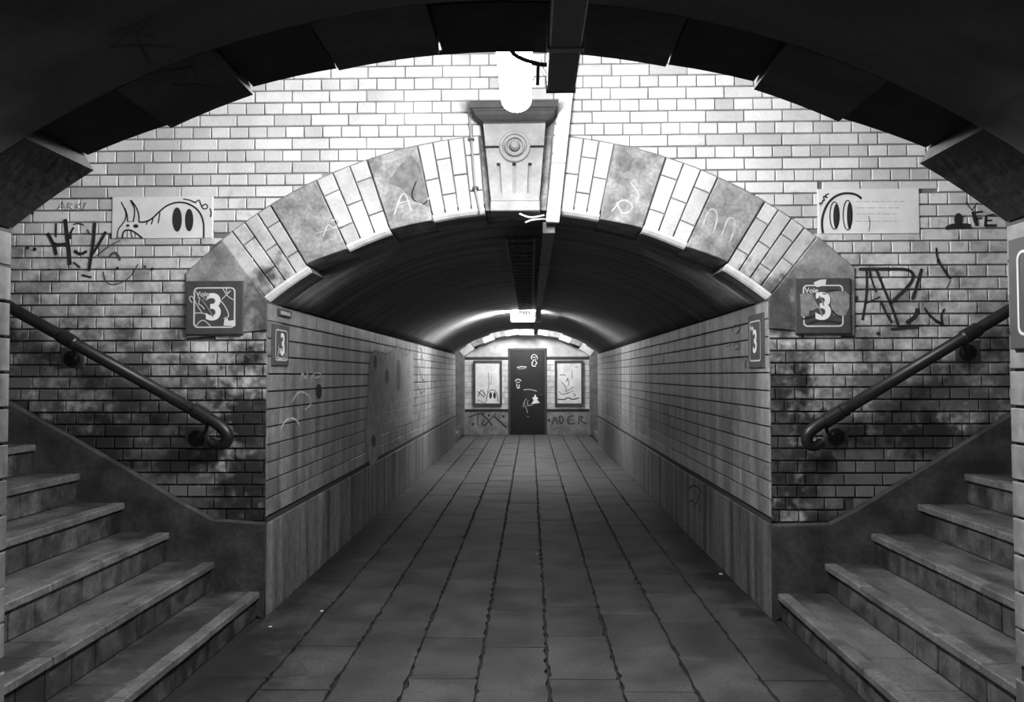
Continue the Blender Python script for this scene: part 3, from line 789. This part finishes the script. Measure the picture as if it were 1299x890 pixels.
for y, x1, words in ((220, 1020, 6), (290, 960, 4), (355, 930, 5), (438, 935, 5)):
    x = 480; lst = []
    while x < x1: w = random.uniform(35, 110); lst.append((1.1, [(x, y), (min(x+w, x1), y)])); x += w+18
    strokes('print_line', lst, cv2, nB, PM, 'print_grey', pr)

def sign(name, fn, half, nrm, label, damaged=False, flipx=1, h2=None, parent_loc=None, numeral=True):
    """square sign in local (a, b) metres centred on 0, c proud; fn maps to world"""
    t = tag(empty(name, (0, 0, 0)), label, 'sign'); h = half; hv = h2 or half
    obj('sign_plate', remap(prism([(-h, -hv), (h, -hv), (h, hv), (-h, hv)], .01, .018, .003), fn), 'sign_dark', t)
    o, i = rrect(-h*.74, h*.74, -hv*.76, hv*.76, h*.16), rrect(-h*.685, h*.685, -hv*.71, hv*.71, h*.12); n = len(o)
    V = [fn(p[0], p[1], .0195) for p in o]+[fn(p[0], p[1], .0195) for p in i]
    obj('sign_border', (V, [(k, (k+1) % n, n+(k+1) % n, n+k) for k in range(n)]), 'sign_light', t, fix=False)
    return t
def fn_frame(fn):   # matrix for text: local x->a, y->b, z->c
    o = Vector(fn(0, 0, 0)); a = Vector(fn(1, 0, 0))-o; b = Vector(fn(0, 1, 0))-o; c = Vector(fn(0, 0, 1))-o
    return Matrix(((a.x, b.x, c.x, o.x), (a.y, b.y, c.y, o.y), (a.z, b.z, c.z, o.z), (0, 0, 0, 1)))
def put_text(nm, s, size, mat, par, fn, a, b, c=.0205, sx=1.): return text_mesh(nm, s, size, mat, par, fn_frame(fn) @ Matrix.Translation((a, b, c)) @ Matrix.Diagonal((sx, 1, 1, 1)), .0006)
def lst_local(fn, c): return lambda x, y: Vector(fn(x, y, c))
# left springer sign: pixels 239..309, 358..424
def wall_sign(x0, y0, x1, y1, label):
    a, b, c, d = rect_px(x0, y0, x1, y1); m = ((a+b)/2, (c+d)/2); fn = lambda p, q, r: (m[0]+p, YB-.012-r, m[1]+q)
    return sign('platform_sign', fn, (b-a)/2, nB, label, h2=(d-c)/2), fn, (b-a)/2, (d-c)/2
s1, f1, h1, v1 = wall_sign(239, 357, 310, 424, 'square dark number 3 sign left of the arch with scribbles over it')
put_text('numeral', '3', .235, 'sign_numeral', s1, f1, -.005, -.005)
put_text('lettering', 'Voie', .045, 'sign_light', s1, f1, -h1*.42, v1*.50)
obj('sticker', remap(prism([(.06, -.115), (.135, -.118), (.135, -.08), (.09, -.085), (.085, -.07), (.065, -.075)], 0, .0205, .0005), f1), 'sticker', s1, fix=False)
k1 = sc(-h1, 0, 1)
def loc_px(half, vhalf, ox, oy, w, h): return lambda x, y: ((x-ox)/w*2*half-half, vhalf-(y-oy)/h*2*vhalf)
q1 = loc_px(h1, v1, 45, 75, 775, 745)
cs = lambda x, y: Vector(f1(*q1(x, y), .0203))
strokes('scribble', [(1.1, [(130, 380), (90, 330), (95, 290), (130, 285), (200, 420), (260, 510)]), (1.1, [(540, 170), (570, 230), (620, 300), (710, 350)]), (1.1, [(600, 160), (590, 260), (680, 190), (530, 335)]), (1.1, [(160, 525), (260, 520), (320, 540)]),
        (1.2, [(190, 700), (230, 640), (290, 620), (340, 660), (390, 715)]), (1.3, [(440, 270), (520, 350), (600, 460), (640, 580), (560, 600)]), (1.2, [(270, 290), (330, 350)]), (1.2, [(200, 310), (240, 300), (210, 400), (250, 410), (300, 470)])], cs, nB, PM, 'sign_light', s1)
strokes('scribble', [(1.6, [(260, 330), (330, 430), (400, 540), (420, 580)])], lambda x, y: Vector(f1(*q1(x, y), .0225)), nB, PM, 'scrape', s1)
s2, f2, h2_, v2 = wall_sign(1007, 353.5, 1077, 423, 'square dark number 3 sign right of the arch, scraped and pasted over')
put_text('numeral', '3', .235, 'sign_numeral', s2, f2, .0, -.012)
put_text('lettering', 'Voie', .045, 'sign_light', s2, f2, -h2_*.42, v2*.55)
q2 = loc_px(h2_, v2, 70, 95, 735, 730)
def patch(nm, pts, mat, par, fn, q, c): obj(nm, remap(prism([q(*p) for p in pts], 0, c, .0004), fn), mat, par, fix=False)
patch('sticker', [(320, 150), (400, 118), (485, 112), (470, 190), (360, 215), (325, 190)], 'sticker', s2, f2, q2, .0212)
patch('torn_paper', [(130, 310), (200, 290), (300, 300), (330, 390), (380, 480), (300, 520), (250, 520), (240, 590), (140, 600)], 'scrape', s2, f2, q2, .0199)
patch('torn_paper', [(490, 290), (620, 270), (740, 270), (790, 320), (790, 480), (730, 590), (580, 590), (540, 450), (550, 360)], 'scrape', s2, f2, q2, .0199)
strokes('scribble', [(2.0, [(150, 640), (240, 610), (330, 590)]), (2.2, [(560, 520), (590, 570), (640, 600), (690, 610)]), (2., [(220, 700), (350, 650), (560, 670), (680, 690)]), (2., [(430, 300), (480, 310)]), (1.8, [(500, 255), (640, 250)])], lambda x, y: Vector(f2(*q2(x, y), .0215)), nB, PM, 'ink', s2)
strokes('scribble', [(2.0, [(340, 440), (400, 520), (420, 600)]), (1.8, [(380, 330), (430, 400), (440, 460)])], lambda x, y: Vector(f2(*q2(x, y), .0225)), nB, PM, 'scrape', s2)
# signs on the passage side walls
def side_sign(s, px, label, Y0=None, z0=None, z1=None):
    x0, y0, x1, y1 = px; X = s*(WH)
    a, b = at_x(x0, y0, X), at_x(x1, y1, X)
    ya, yb_ = min(a.y, b.y), max(a.y, b.y); zc, zh = (a.z+b.z)/2, abs(a.z-b.z)/2; yc = (ya+yb_)/2
    half = zh*1.0
    if Y0 is not None and s > 0: yc = yb_-Y0 if px[2] > 1290 else yc
    fn = lambda p, q, r: (X-s*(r-.004), yc-s*p, zc+q)
    t = sign('platform_sign', fn, max(half, (yb_-ya)/2) if Y0 is None else Y0, lambda p: (-s, 0, 0), label, h2=zh)
    return t, fn, zh, (ya, yb_)
s3, f3, zh3, e3 = side_sign(-1, (344, 410, 364, 464), 'dark number 3 sign on the left passage wall covered in scrawl', Y0=.17)
put_text('numeral', '3', .2, 'sign_numeral', s3, f3, 0.02, 0, sx=1)
q3 = lambda x, y: (-.17+.34*x, -zh3+2*zh3*y)
strokes('scribble', [(1.5, [(.3, .1), (.25, .3), (.4, .45), (.5, .2), (.65, .4), (.8, .2), (.3, .15)]), (1.5, [(.2, .2), (.9, .16)]), (1.3, [(.3, .5), (.35, .25), (.55, .5), (.6, .15)])], lambda x, y: Vector(f3(*q3(x, y), .0203)), lambda p: (1, 0, 0), PM, 'sign_light', s3)
s4, f4, zh4, e4 = side_sign(1, (951, 401, 971, 466), 'dark number 3 sign on the right passage wall beside the corner', Y0=.17)
put_text('numeral', '3', .21, 'sign_numeral', s4, f4, 0, -.01)
put_text('lettering', 'Voie', .045, 'sign_light', s4, f4, -.07, zh4*.5)
s5, f5, zh5, e5 = side_sign(1, (1284, 305, 1330, 441), 'dark sign at the right picture edge on the near passage wall', Y0=.17)
put_text('numeral', '3', .21, 'sign_numeral', s5, f5, 0, -.01)
# little dark plaque above the left passage sign
c0, c1 = at_x(352, 391, -WH), at_x(365, 403, -WH)
pq = tag(empty('small_plaque', (0, 0, 0)), 'little dark framed plaque high on the left passage wall', 'plaque')
obj('plaque_frame', box(-WH, -WH+.012, c0.y, c1.y+.05, c1.z, c0.z, .003), 'frame_dark', pq, fix=False)
obj('plaque_face', box(-WH+.0121, -WH+.0135, c0.y+.03, c1.y+.02, c1.z+.012, c0.z-.012), 'print_grey', pq, fix=False)

# ================================================================== GRAFFITI (paint on the setting, parts of the wall it is on)
yg = YB-.0035; ca = lambda x, y: at_y(x, y, yg)
g = sc(30, 260, 7.641); cg = lambda x, y: ca(*g(x, y))
strokes('graffiti_tag', [(3.2, [(230, 270), (265, 330), (300, 400), (315, 485)]), (2.6, [(315, 175), (312, 310)]), (2.6, [(290, 370), (340, 385), (410, 375)]), (3.8, [(402, 135), (415, 260), (435, 400), (448, 580)]), (2., [(485, 215), (452, 270), (450, 330)]),
         (1.2, [(480, 190), (530, 175), (585, 195)]), (2.8, [(490, 440), (550, 482), (615, 445)]), (3., [(688, 170), (680, 330), (655, 490), (632, 640)]), (2.6, [(798, 255), (730, 380), (650, 500)]), (2.2, [(480, 550), (550, 605)]), (1.8, [(565, 675), (610, 690), (660, 700)]), (1.6, [(615, 235), (638, 275)])], cg, nB, PM/1.4, 'ink', wall_back)
strokes('graffiti_tag', [(1.3, [(940, 340), (820, 400), (710, 490)]), (2.2, [(830, 500), (870, 455), (910, 470), (935, 535)]), (1.2, [(1110, 570), (1050, 680), (960, 750), (850, 778), (790, 740), (770, 640)])], cg, nB, PM/1.2, 'ink_thin', wall_back)
strokes('graffiti_tag', [(1., [(72, 266), (79, 256), (83, 267)]), (.9, [(74, 263), (82, 262)]), (1., [(85, 266), (86, 257), (92, 259), (87, 262), (93, 267)]), (1., [(95, 266), (97, 257)]), (1., [(103, 257), (97, 262), (103, 267)]), (.9, [(104, 258), (109, 257), (104, 267), (110, 266)])], ca, nB, PM/1.2, 'ink_thin', wall_back, sm=0)
for c, r in (((35, 314), 2.2), ((44, 316), 2.6), ((148, 341), 1.6), ((184, 338), 1.6), ((193, 341), 2.2), ((149, 340), 2), ((62, 342), 1.6), ((41, 270), 2.2), ((1086, 378), 3.), ((1114, 423), 2.6)):
    obj('paint_spot', ellipse3(c, r, r, ca, 8), 'ink', wall_back, fix=False)
g3 = sc(1080, 300, 6.495); ch_ = lambda x, y: ca(*g3(x, y))
strokes('graffiti_tag', [(2.2, [(125, 275), (130, 420), (115, 560), (90, 690)]), (1.8, [(150, 275), (175, 380), (205, 460)]), (2.4, [(205, 275), (320, 550), (360, 650), (390, 745)]), (2.8, [(60, 268), (300, 266), (450, 268), (500, 290), (515, 330), (480, 400), (320, 550)]), (2., [(120, 550), (238, 495)]),
        (2.6, [(580, 262), (540, 400), (500, 520)]), (2.8, [(325, 765), (440, 752), (548, 745)]), (2.2, [(245, 540), (290, 640), (335, 710)]), (3.6, [(545, 590), (530, 660), (450, 712)])], ch_, nB, PM/1.4, 'ink', wall_back)
strokes('graffiti_tag', [(2.4, [(600, 585), (660, 670), (760, 725)]), (4., [(690, 695), (760, 725)]), (2., [(768, 592), (738, 650), (752, 725)])], ch_, nB, PM/1.4, 'ink', wall_back, sm=1)
strokes('graffiti_tag', [(1.8, [(700, 90), (705, 170), (725, 200)]), (2.2, [(710, 190), (760, 270), (818, 352)]), (1.3, [(818, 360), (785, 425)])], ch_, nB, PM/1.4, 'ink', wall_back, sm=1)
g4 = sc(866, 0, 2.967); ci = lambda x, y: ca(*g4(x, y))
strokes('graffiti_tag', [(4.5, [(1092, 795), (1102, 825), (1108, 850)]), (2.4, [(1095, 800), (1130, 795)]), (2.2, [(1103, 822), (1127, 820)]), (3.4, [(1142, 812), (1138, 848), (1182, 848)]), (2.2, [(1142, 830), (1165, 828)]), (2.2, [(1142, 812), (1172, 806)]), (1.4, [(1065, 762), (1088, 790), (1110, 762)])], ci, nB, PM/1.4, 'ink', wall_back, sm=0)
obj('graffiti_stencil', ellipse3((1038, 826), 16, 25, ci), 'ink', wall_back, fix=False)
strokes('graffiti_stencil', [(4.2, [(990, 860), (1020, 848), (1045, 850), (1070, 848), (1085, 852)])], ci, nB, PM/1.4, 'ink', wall_back, sm=1)
# faint scratches on the arch stones
yk = YB-.0075; ck = lambda x, y: at_y(x, y, yk)
strokes('graffiti_tag', [(1.6, [(500, 272), (512, 238), (522, 268)]), (1.4, [(504, 258), (520, 254)]), (1.5, [(528, 230), (520, 250), (536, 262), (545, 250)])], ck, nB, PM, 'graffiti_light', trim1)
strokes('graffiti_tag', [(1.6, [(410, 300), (416, 282), (424, 292), (432, 276), (420, 280)]), (1.4, [(400, 296), (436, 286)])], ck, nB, PM, 'graffiti_light', trim1)
strokes('graffiti_tag', [(1.6, [(776, 268), (790, 250), (806, 262), (790, 274), (782, 256)]), (1.4, [(800, 232), (812, 246), (806, 258)])], ck, nB, PM, 'graffiti_light', trim1)
strokes('graffiti_tag', [(1.8, [(890, 290), (900, 262), (912, 270), (905, 296)]), (1.6, [(915, 300), (925, 272), (935, 282), (926, 306)])], ck, nB, PM, 'graffiti_light', trim1)
def blob(nm, pts, conv, mat, par): obj(nm, (lambda v: (v, [tuple(range(len(v)))]))([tuple(conv(*p)) for p in pts]), mat, par, fix=False)
blob('bare_patch', [(492, 232), (505, 212), (522, 196), (532, 210), (540, 240), (544, 262), (525, 255), (508, 238)], ck, 'bare_stone', trim1)
blob('bare_patch', [(783, 205), (793, 190), (803, 200), (800, 216), (790, 220)], ck, 'bare_stone', trim1)
# left passage wall: pale painted face with dark outlines
nL = lambda p: (1, 0, 0); nR = lambda p: (-1, 0, 0)
XL = -WH+.0025; XL2 = -WH+.0035
a1_, a2_ = sc(330, 370, 4.946), sc(330, 540, 4.946)
cl1 = lambda x, y: at_x(*a1_(x, y), XL); cl2 = lambda x, y: at_x(*a2_(x, y), XL)
blob('painted_figure', [a for a in [(690, 440), (700, 390), (722, 365), (755, 385), (800, 390), (840, 365), (865, 335), (890, 385), (920, 405), (945, 370), (962, 420), (962, 800), (870, 850), (760, 885), (745, 1030), (715, 1090), (690, 1085), (670, 1000), (662, 880)]], cl1, 'paint_pale', wall_left)
cm = lambda x, y: at_x(*a1_(x, y), XL2)
strokes('painted_outline', [(1.6, [(662, 880), (672, 640), (690, 440), (700, 390), (722, 365), (750, 385), (762, 480), (758, 600)]), (2., [(752, 375), (790, 392), (830, 372)]), (1.8, [(828, 560), (832, 430), (850, 350), (868, 332), (888, 375), (890, 480), (880, 620), (862, 632), (848, 520)]), (2.2, [(885, 375), (918, 405), (945, 370)]),
        (1.4, [(800, 560), (800, 700)]), (1.4, [(830, 600), (830, 690)]), (1.4, [(925, 570), (925, 690)]), (1.8, [(662, 880), (668, 1020), (690, 1090), (718, 1090), (742, 1030), (745, 850)]), (1.2, [(800, 940), (830, 975), (850, 930), (880, 960), (900, 920), (930, 930)])], cm, nL, PM*.62, 'graffiti_faint', wall_left)
for c, rx, ry in (((722, 440), 12, 45), ((795, 530), 12, 48), ((868, 520), 13, 100), ((712, 935), 15, 42)): obj('painted_eye', ellipse3(c, rx, ry, cm, 12), 'ink_thin', wall_left, fix=False)
strokes('painted_line', [(1.6, [(770, 760), (940, 720)]), (1.6, [(760, 830), (945, 775)]), (1.6, [(840, 690), (930, 665)])], cm, nL, PM*.62, 'graffiti_light', wall_left, sm=0)
strokes('graffiti_tag', [(2.5, [(1000, 350), (1020, 380), (1005, 430), (1025, 420)]), (2.5, [(995, 450), (1010, 540), (1030, 560)]), (2., [(990, 600), (1020, 650), (1015, 700), (990, 820)]), (2.5, [(1000, 640), (1035, 620)])], cm, nL, PM*.45, 'ink_thin', wall_left)
strokes('graffiti_tag', [(3.4, [(255, 560), (262, 500), (285, 550), (300, 500)]), (2.5, [(320, 540), (345, 500), (395, 520), (345, 545), (330, 520)]), (3., [(130, 860), (160, 800), (220, 790), (250, 840)]), (3., [(200, 690), (240, 620), (300, 640), (330, 700), (280, 740)])], cm, nL, PM*.95, 'graffiti_light', wall_left)
obj('paint_spot', ellipse3((368, 625), 20, 48, cm, 12), 'ink', wall_left, fix=False)
strokes('graffiti_tag', [(1.6, [(250, 230), (262, 205), (285, 235), (262, 255)]), (1.6, [(350, 420), (362, 405), (355, 480), (350, 500)]), (1.4, [(345, 800), (375, 790), (370, 830), (345, 830)])], cm, nL, PM*.95, 'graffiti_faint', wall_left)
# right passage wall
b1_, b2_ = sc(750, 370, 4.946), sc(750, 540, 4.946); XR = WH-.0025
cr1 = lambda x, y: at_x(*b1_(x, y), XR); cr2 = lambda x, y: at_x(*b2_(x, y), WH-.006)
strokes('graffiti_tag', [(2., [(880, 250), (900, 200), (940, 230), (910, 260)]), (2., [(845, 345), (880, 330)]), (2., [(890, 340), (915, 310), (935, 350), (905, 365)]), (1.6, [(945, 430), (960, 400), (985, 420), (960, 460), (975, 470)])], cr1, nR, PM*.9, 'ink_thin', wall_right)
strokes('graffiti_tag', [(2.4, [(830, 800), (870, 740), (890, 800), (860, 850), (900, 890)]), (2., [(905, 710), (940, 760), (930, 830)]), (2.4, [(850, 470), (860, 580), (850, 640)])], cr1, nR, PM*.85, 'graffiti_faint', wall_right)
strokes('graffiti_tag', [(2.6, [(600, 310), (620, 340), (600, 400), (640, 370), (680, 390), (690, 420), (650, 500)]), (2.4, [(650, 330), (660, 440), (690, 550)]), (2.4, [(610, 480), (640, 460), (660, 520)])], cr2, nR, PM*.7, 'ink', wall_right)
# dark tags on the near vault
RVg = RV-.003; cvt = lambda x, y: at_vault(x, y, RVg)
nV = lambda p: (-p.x, 0, CZ-p.z)
strokes('graffiti_tag', [(3., [(135, 45), (165, 35), (195, 18), (175, 42), (200, 48)]), (3.2, [(140, 62), (170, 35), (180, 60), (195, 40)]), (3.4, [(138, 60), (180, 58), (225, 60)]), (5., [(180, 60), (186, 72), (190, 82)])], cvt, nV, 420, 'vault_tag', ceil2, sm=0)
strokes('graffiti_tag', [(3., [(205, 92), (230, 88), (245, 82), (235, 98)]), (2.8, [(218, 110), (240, 84), (252, 100), (262, 94)]), (2.8, [(222, 108), (250, 108), (282, 114)]), (4., [(244, 110), (250, 124)])], cvt, nV, 400, 'vault_tag', ceil2, sm=0)

# ================================================================== END WALL
we = 1.64
def ep(px, py, d=0.): p = at_y(px, py, YE-d); return p.x, p.z
PME = FPX/YE
wall_end = struct(obj('wall_end', box(-2.6, 2.6, YE+.012, YE+.3, -.05, ZTOP), 'tunnel_joint'), 'tiled wall closing the passage at the far end')
fE = mback(YE)
zpe = ep(620, 521)[1]; zle = ep(620, 454)[1]; dl, dr_ = ep(646.5, 500)[0], ep(692, 500)[0]; dz = ep(669, 443)[1]
rows = 9; ch_e = (zle-.03-zpe-.05)/rows
for r in range(rows):
    for x0, x1 in ((-WH, dl-.02), (dr_+.02, WH)):
        n = 5; d = (x1-x0)/n
        for k in range(n+(r % 2)):
            a = x0+d*(k-.5*(r % 2)); b = a+d; a = max(a, x0); b = min(b, x1)
            z0 = zpe+.04+r*ch_e
            if b-a > .03: piece('wall_tile', [(a+.002, z0+.004), (b-.002, z0+.004), (b-.002, z0+ch_e-.004), (a+.002, z0+ch_e-.004)], fE, 'end_tile', wall_end, depth=.01, ch=.002, key='E')
for x0, x1 in ((-WH, dl-.02), (dr_+.02, WH)):
    piece('plinth_slab', [(x0, -.01), (x1, -.01), (x1, zpe-.03), (x0, zpe-.03)], fE, 'end_plinth', wall_end, depth=.01, proud=.004, key='E')
    piece('ledge', [(x0, zle-.02), (x1, zle-.02), (x1, zle+.02), (x0, zle+.02)], fE, 'frame_dark', wall_end, depth=.01, proud=.03, key='E')
# recessed tympanum under a blind arch whose ring stands proud of it
tym = [(-1.56, zle+.03), (1.56, zle+.03)]+[(1.56-3.12*k/16, max(zle+.031, arc_z(1.56-3.12*k/16, RV)+.02)) for k in range(0, 17)]
piece('tympanum', tym, fE, 'end_tile', wall_end, depth=.01, key='E')
YA = YE-.28
trim4 = struct(obj('trim_4', portal_backing(YA+.012, YE+.01, 'end_pier', half=2.6, wopen=WH), 'end_pier', fix=False), 'blind arch framing the end wall, banded with pale and grey stones')
fA = mback(YA)
arch(trim4, fA, False, 'A', bricks=False)
piece('keystone', sector(-KS+.002, KS-.002, RV-.03, RO), fA, 'stone', trim4, depth=RDEP-.08, proud=.05, key='A')
door = struct(empty('door_1', (0, 0, 0)), 'tall dark metal door with stickers in the end wall'); 
obj('door_leaf', box(dl+.02, dr_-.02, YE-.02, YE+.05, 0.01, dz-.03, .004), 'door_paint', door, fix=False)
for a, b, c, d in ((dl-.03, dl+.02, 0, dz), (dr_-.02, dr_+.03, 0, dz), (dl-.03, dr_+.03, dz-.03, dz+.03)): obj('door_frame', box(a, b, YE-.035, YE+.04, c, d, .004), 'frame_dark', door, fix=False)
obj('door_handle', tube([(dr_-.09, YE-.02, 1.0), (dr_-.09, YE-.06, 1.0), (dr_-.19, YE-.06, 1.0)], .01, 8), 'rail_metal', door)
gd = sc(560, 440, 5.905); cde = lambda x, y: at_y(*gd(x, y), YE-.022)
st = lambda nm, lst, mat, par, conv=cde: strokes(nm, lst, conv, nB, PME, mat, par)
st('sticker_doodle', [(.7, [(676, 92), (672, 70), (692, 52), (716, 66), (718, 90)]), (.9, [(680, 75), (708, 78)]), (.8, [(684, 96), (710, 94)]), (.9, [(690, 100), (676, 120), (682, 145), (708, 142)]), (.8, [(704, 102), (718, 125), (700, 130)])], 'sticker', door)
st('sticker_doodle', [(1.5, [(565, 155), (600, 145), (638, 150)]), (1., [(575, 165), (630, 160)])], 'print_grey', door)
st('sticker_doodle', [(.9, [(550, 255), (572, 236), (598, 252)]), (1.2, [(560, 262), (588, 264)]), (1.0, [(564, 272), (566, 305), (584, 310), (582, 280)])], 'sticker', door)
st('sticker_doodle', [(1.0, [(615, 320), (660, 315), (715, 330)])], 'print_grey', door)
blob('sticker', [(678, 380), (692, 376), (702, 352), (712, 376), (726, 380), (716, 395), (738, 418), (672, 426), (692, 398)], cde, 'sticker', door)
st('sticker_doodle', [(.7, [(612, 450), (620, 405), (638, 386)]), (.7, [(650, 395), (640, 430), (668, 440)]), (.6, [(622, 432), (640, 470), (645, 495)]), (.6, [(610, 425), (632, 418)]), (1., [(640, 440), (690, 430)]), (1.3, [(640, 520), (655, 522)])], 'print_grey', door)
def poster(x0, y0, x1, y1, label):
    a, d = ep(x0, y0); b, c = ep(x1, y1); t = tag(empty('poster_frame', (0, 0, 0)), label, 'poster')
    f = .055
    for r in ((a, b, d-f, d), (a, b, c, c+f), (a, a+f, c+f, d-f), (b-f, b, c+f, d-f)): obj('frame_bar', box(r[0], r[1], YE-.05, YE-.001, r[2], r[3], .004), 'frame_dark', t, fix=False)
    obj('poster_sheet', box(a+f, b-f, YE-.02, YE-.005, c+f, d-f), 'poster_paper', t, fix=False)
    return t
p1 = poster(600.5, 457, 637, 514, 'framed pale poster with drawn eyes left of the dark door')
p2 = poster(703.5, 457, 740, 514, 'framed pale poster with scrawl right of the dark door')
cpe = lambda x, y: at_y(*gd(x, y), YE-.0215)
st('drawing', [(1., [(335, 410), (345, 340), (380, 315), (415, 335), (425, 410)]), (1.1, [(270, 330), (300, 360), (325, 375)]), (1.2, [(275, 370), (300, 310), (330, 365)]), (.8, [(350, 190), (358, 280), (345, 340)]), (.7, [(378, 200), (370, 280)]), (1., [(268, 395), (330, 420)])], 'ink_thin', p1, cpe)
for c in ((368, 362), (398, 362)): obj('drawn_eye', ellipse3(c, 11, 26, cpe, 10), 'ink', p1, fix=False)
st('drawing', [(1., [(885, 210), (915, 205), (930, 215)]), (1.2, [(945, 240), (950, 225), (940, 250)]), (1.2, [(980, 170), (978, 235)]), (.9, [(900, 260), (940, 310), (925, 340), (990, 300)]), (1.2, [(940, 350), (990, 325)]), (1., [(1000, 150), (1020, 148)]), (1.6, [(870, 390), (920, 395), (950, 375), (980, 395), (1030, 380)]), (.9, [(930, 260), (960, 240), (950, 290)]), (.9, [(880, 330), (900, 360), (960, 340)]), (1., [(985, 345), (1010, 360), (990, 370)])], 'ink_thin', p2, cpe)
cge = lambda x, y: at_y(*gd(x, y), YE-.0045)
st('graffiti_tag', [(1.6, [(205, 525), (270, 500), (330, 495)]), (1.8, [(270, 505), (272, 585)]), (1.6, [(320, 540), (300, 580), (330, 590), (345, 560)]), (2., [(300, 500), (350, 545), (380, 590)]), (2., [(410, 495), (330, 580)]), (2., [(390, 515), (440, 560), (490, 605)])], 'ink', wall_end, cge)
for c in ((237, 577), (465, 520), (355, 512), (805, 548)): obj('paint_spot', ellipse3(c, 9, 11, cge, 8), 'ink', wall_end, fix=False)
st('graffiti_tag', [(1.6, [(830, 580), (850, 510), (870, 580)]), (1.2, [(835, 555), (868, 553)]), (1.6, [(885, 515), (885, 580), (915, 560), (905, 520), (885, 515)]), (1.6, [(990, 515), (945, 520), (948, 580), (1000, 570)]), (1.2, [(948, 548), (990, 545)]), (1.6, [(1030, 580), (1030, 515), (1065, 525), (1035, 548), (1085, 575)]), (1.2, [(845, 610), (920, 595)])], 'ink', wall_end, cge)
# low steps glimpsed at both sides of the far crossing
for s, lb in ((-1, 'pale bottom step at the far left of the end crossing'), (1, 'pale bottom step at the far right of the end crossing')):
    t = tag(empty('far_stairs', (0, 0, 0)), lb, 'stairs')
    for i in range(5):
        x0 = 1.66+i*.29
        obj('step', box(min(s*x0, s*(x0+.32)), max(s*x0, s*(x0+.32)), YP+.02, YE-.02, -.05+i*.17, .13+i*.17, .008), 'tread', t, fix=False)
for s, nm in ((-1, 'wall_left'), (1, 'wall_right')):
    struct(obj(nm, box(min(s*3.2, s*3.3), max(s*3.2, s*3.3), YP-.3, YE+.3, 0, ZTOP), 'plain_wall'), 'side wall at the top of the far stairs')
# litter
for (x, y), r in (((681, 702), .008), ((914, 728), .016), ((300, 796), .01), ((343, 795), .01), ((408, 775), .01), ((979, 774), .01)):
    d = ray(x, y); p = CAMP+d*(-CH/d.z)
    tag(obj('litter_scrap', remap(prism([(-r, -r*.6), (r*.8, -r), (r, r*.5), (-r*.3, r)], 0, .004, .001), lambda a, b, c: (p.x+a, p.y+b, .001+c)), 'litter', None, fix=False), {681: 'tiny white scrap in the middle of the paved floor', 914: 'pale stone chip against the foot of the right passage wall', 300: 'white speck on the dark floor by the bottom left step', 343: 'second white speck on the dark floor by the bottom left step', 408: 'white speck near the foot of the left corner', 979: 'pale speck at the foot of the right corner'}[x], 'litter')

for o in list(bpy.data.objects):
    if o.parent is None and 'category' in o:
        gname = {'platform_sign': 'platform number signs', 'wall_plate': 'pale plates on the brick wall', 'handrail': 'handrails beside the arch', 'staircase': 'stairs either side of the crossing',
                 'poster_frame': 'framed posters on the end wall', 'litter_scrap': 'litter on the floor', 'far_stairs': 'stairs of the far crossing', 'ceiling_lamp': 'long lamps over the crossings', 'cable_trunking': 'cable trunking overhead', 'cable': 'loose cables overhead'}.get(o.name.split('.')[0])
        if gname: o['group'] = gname
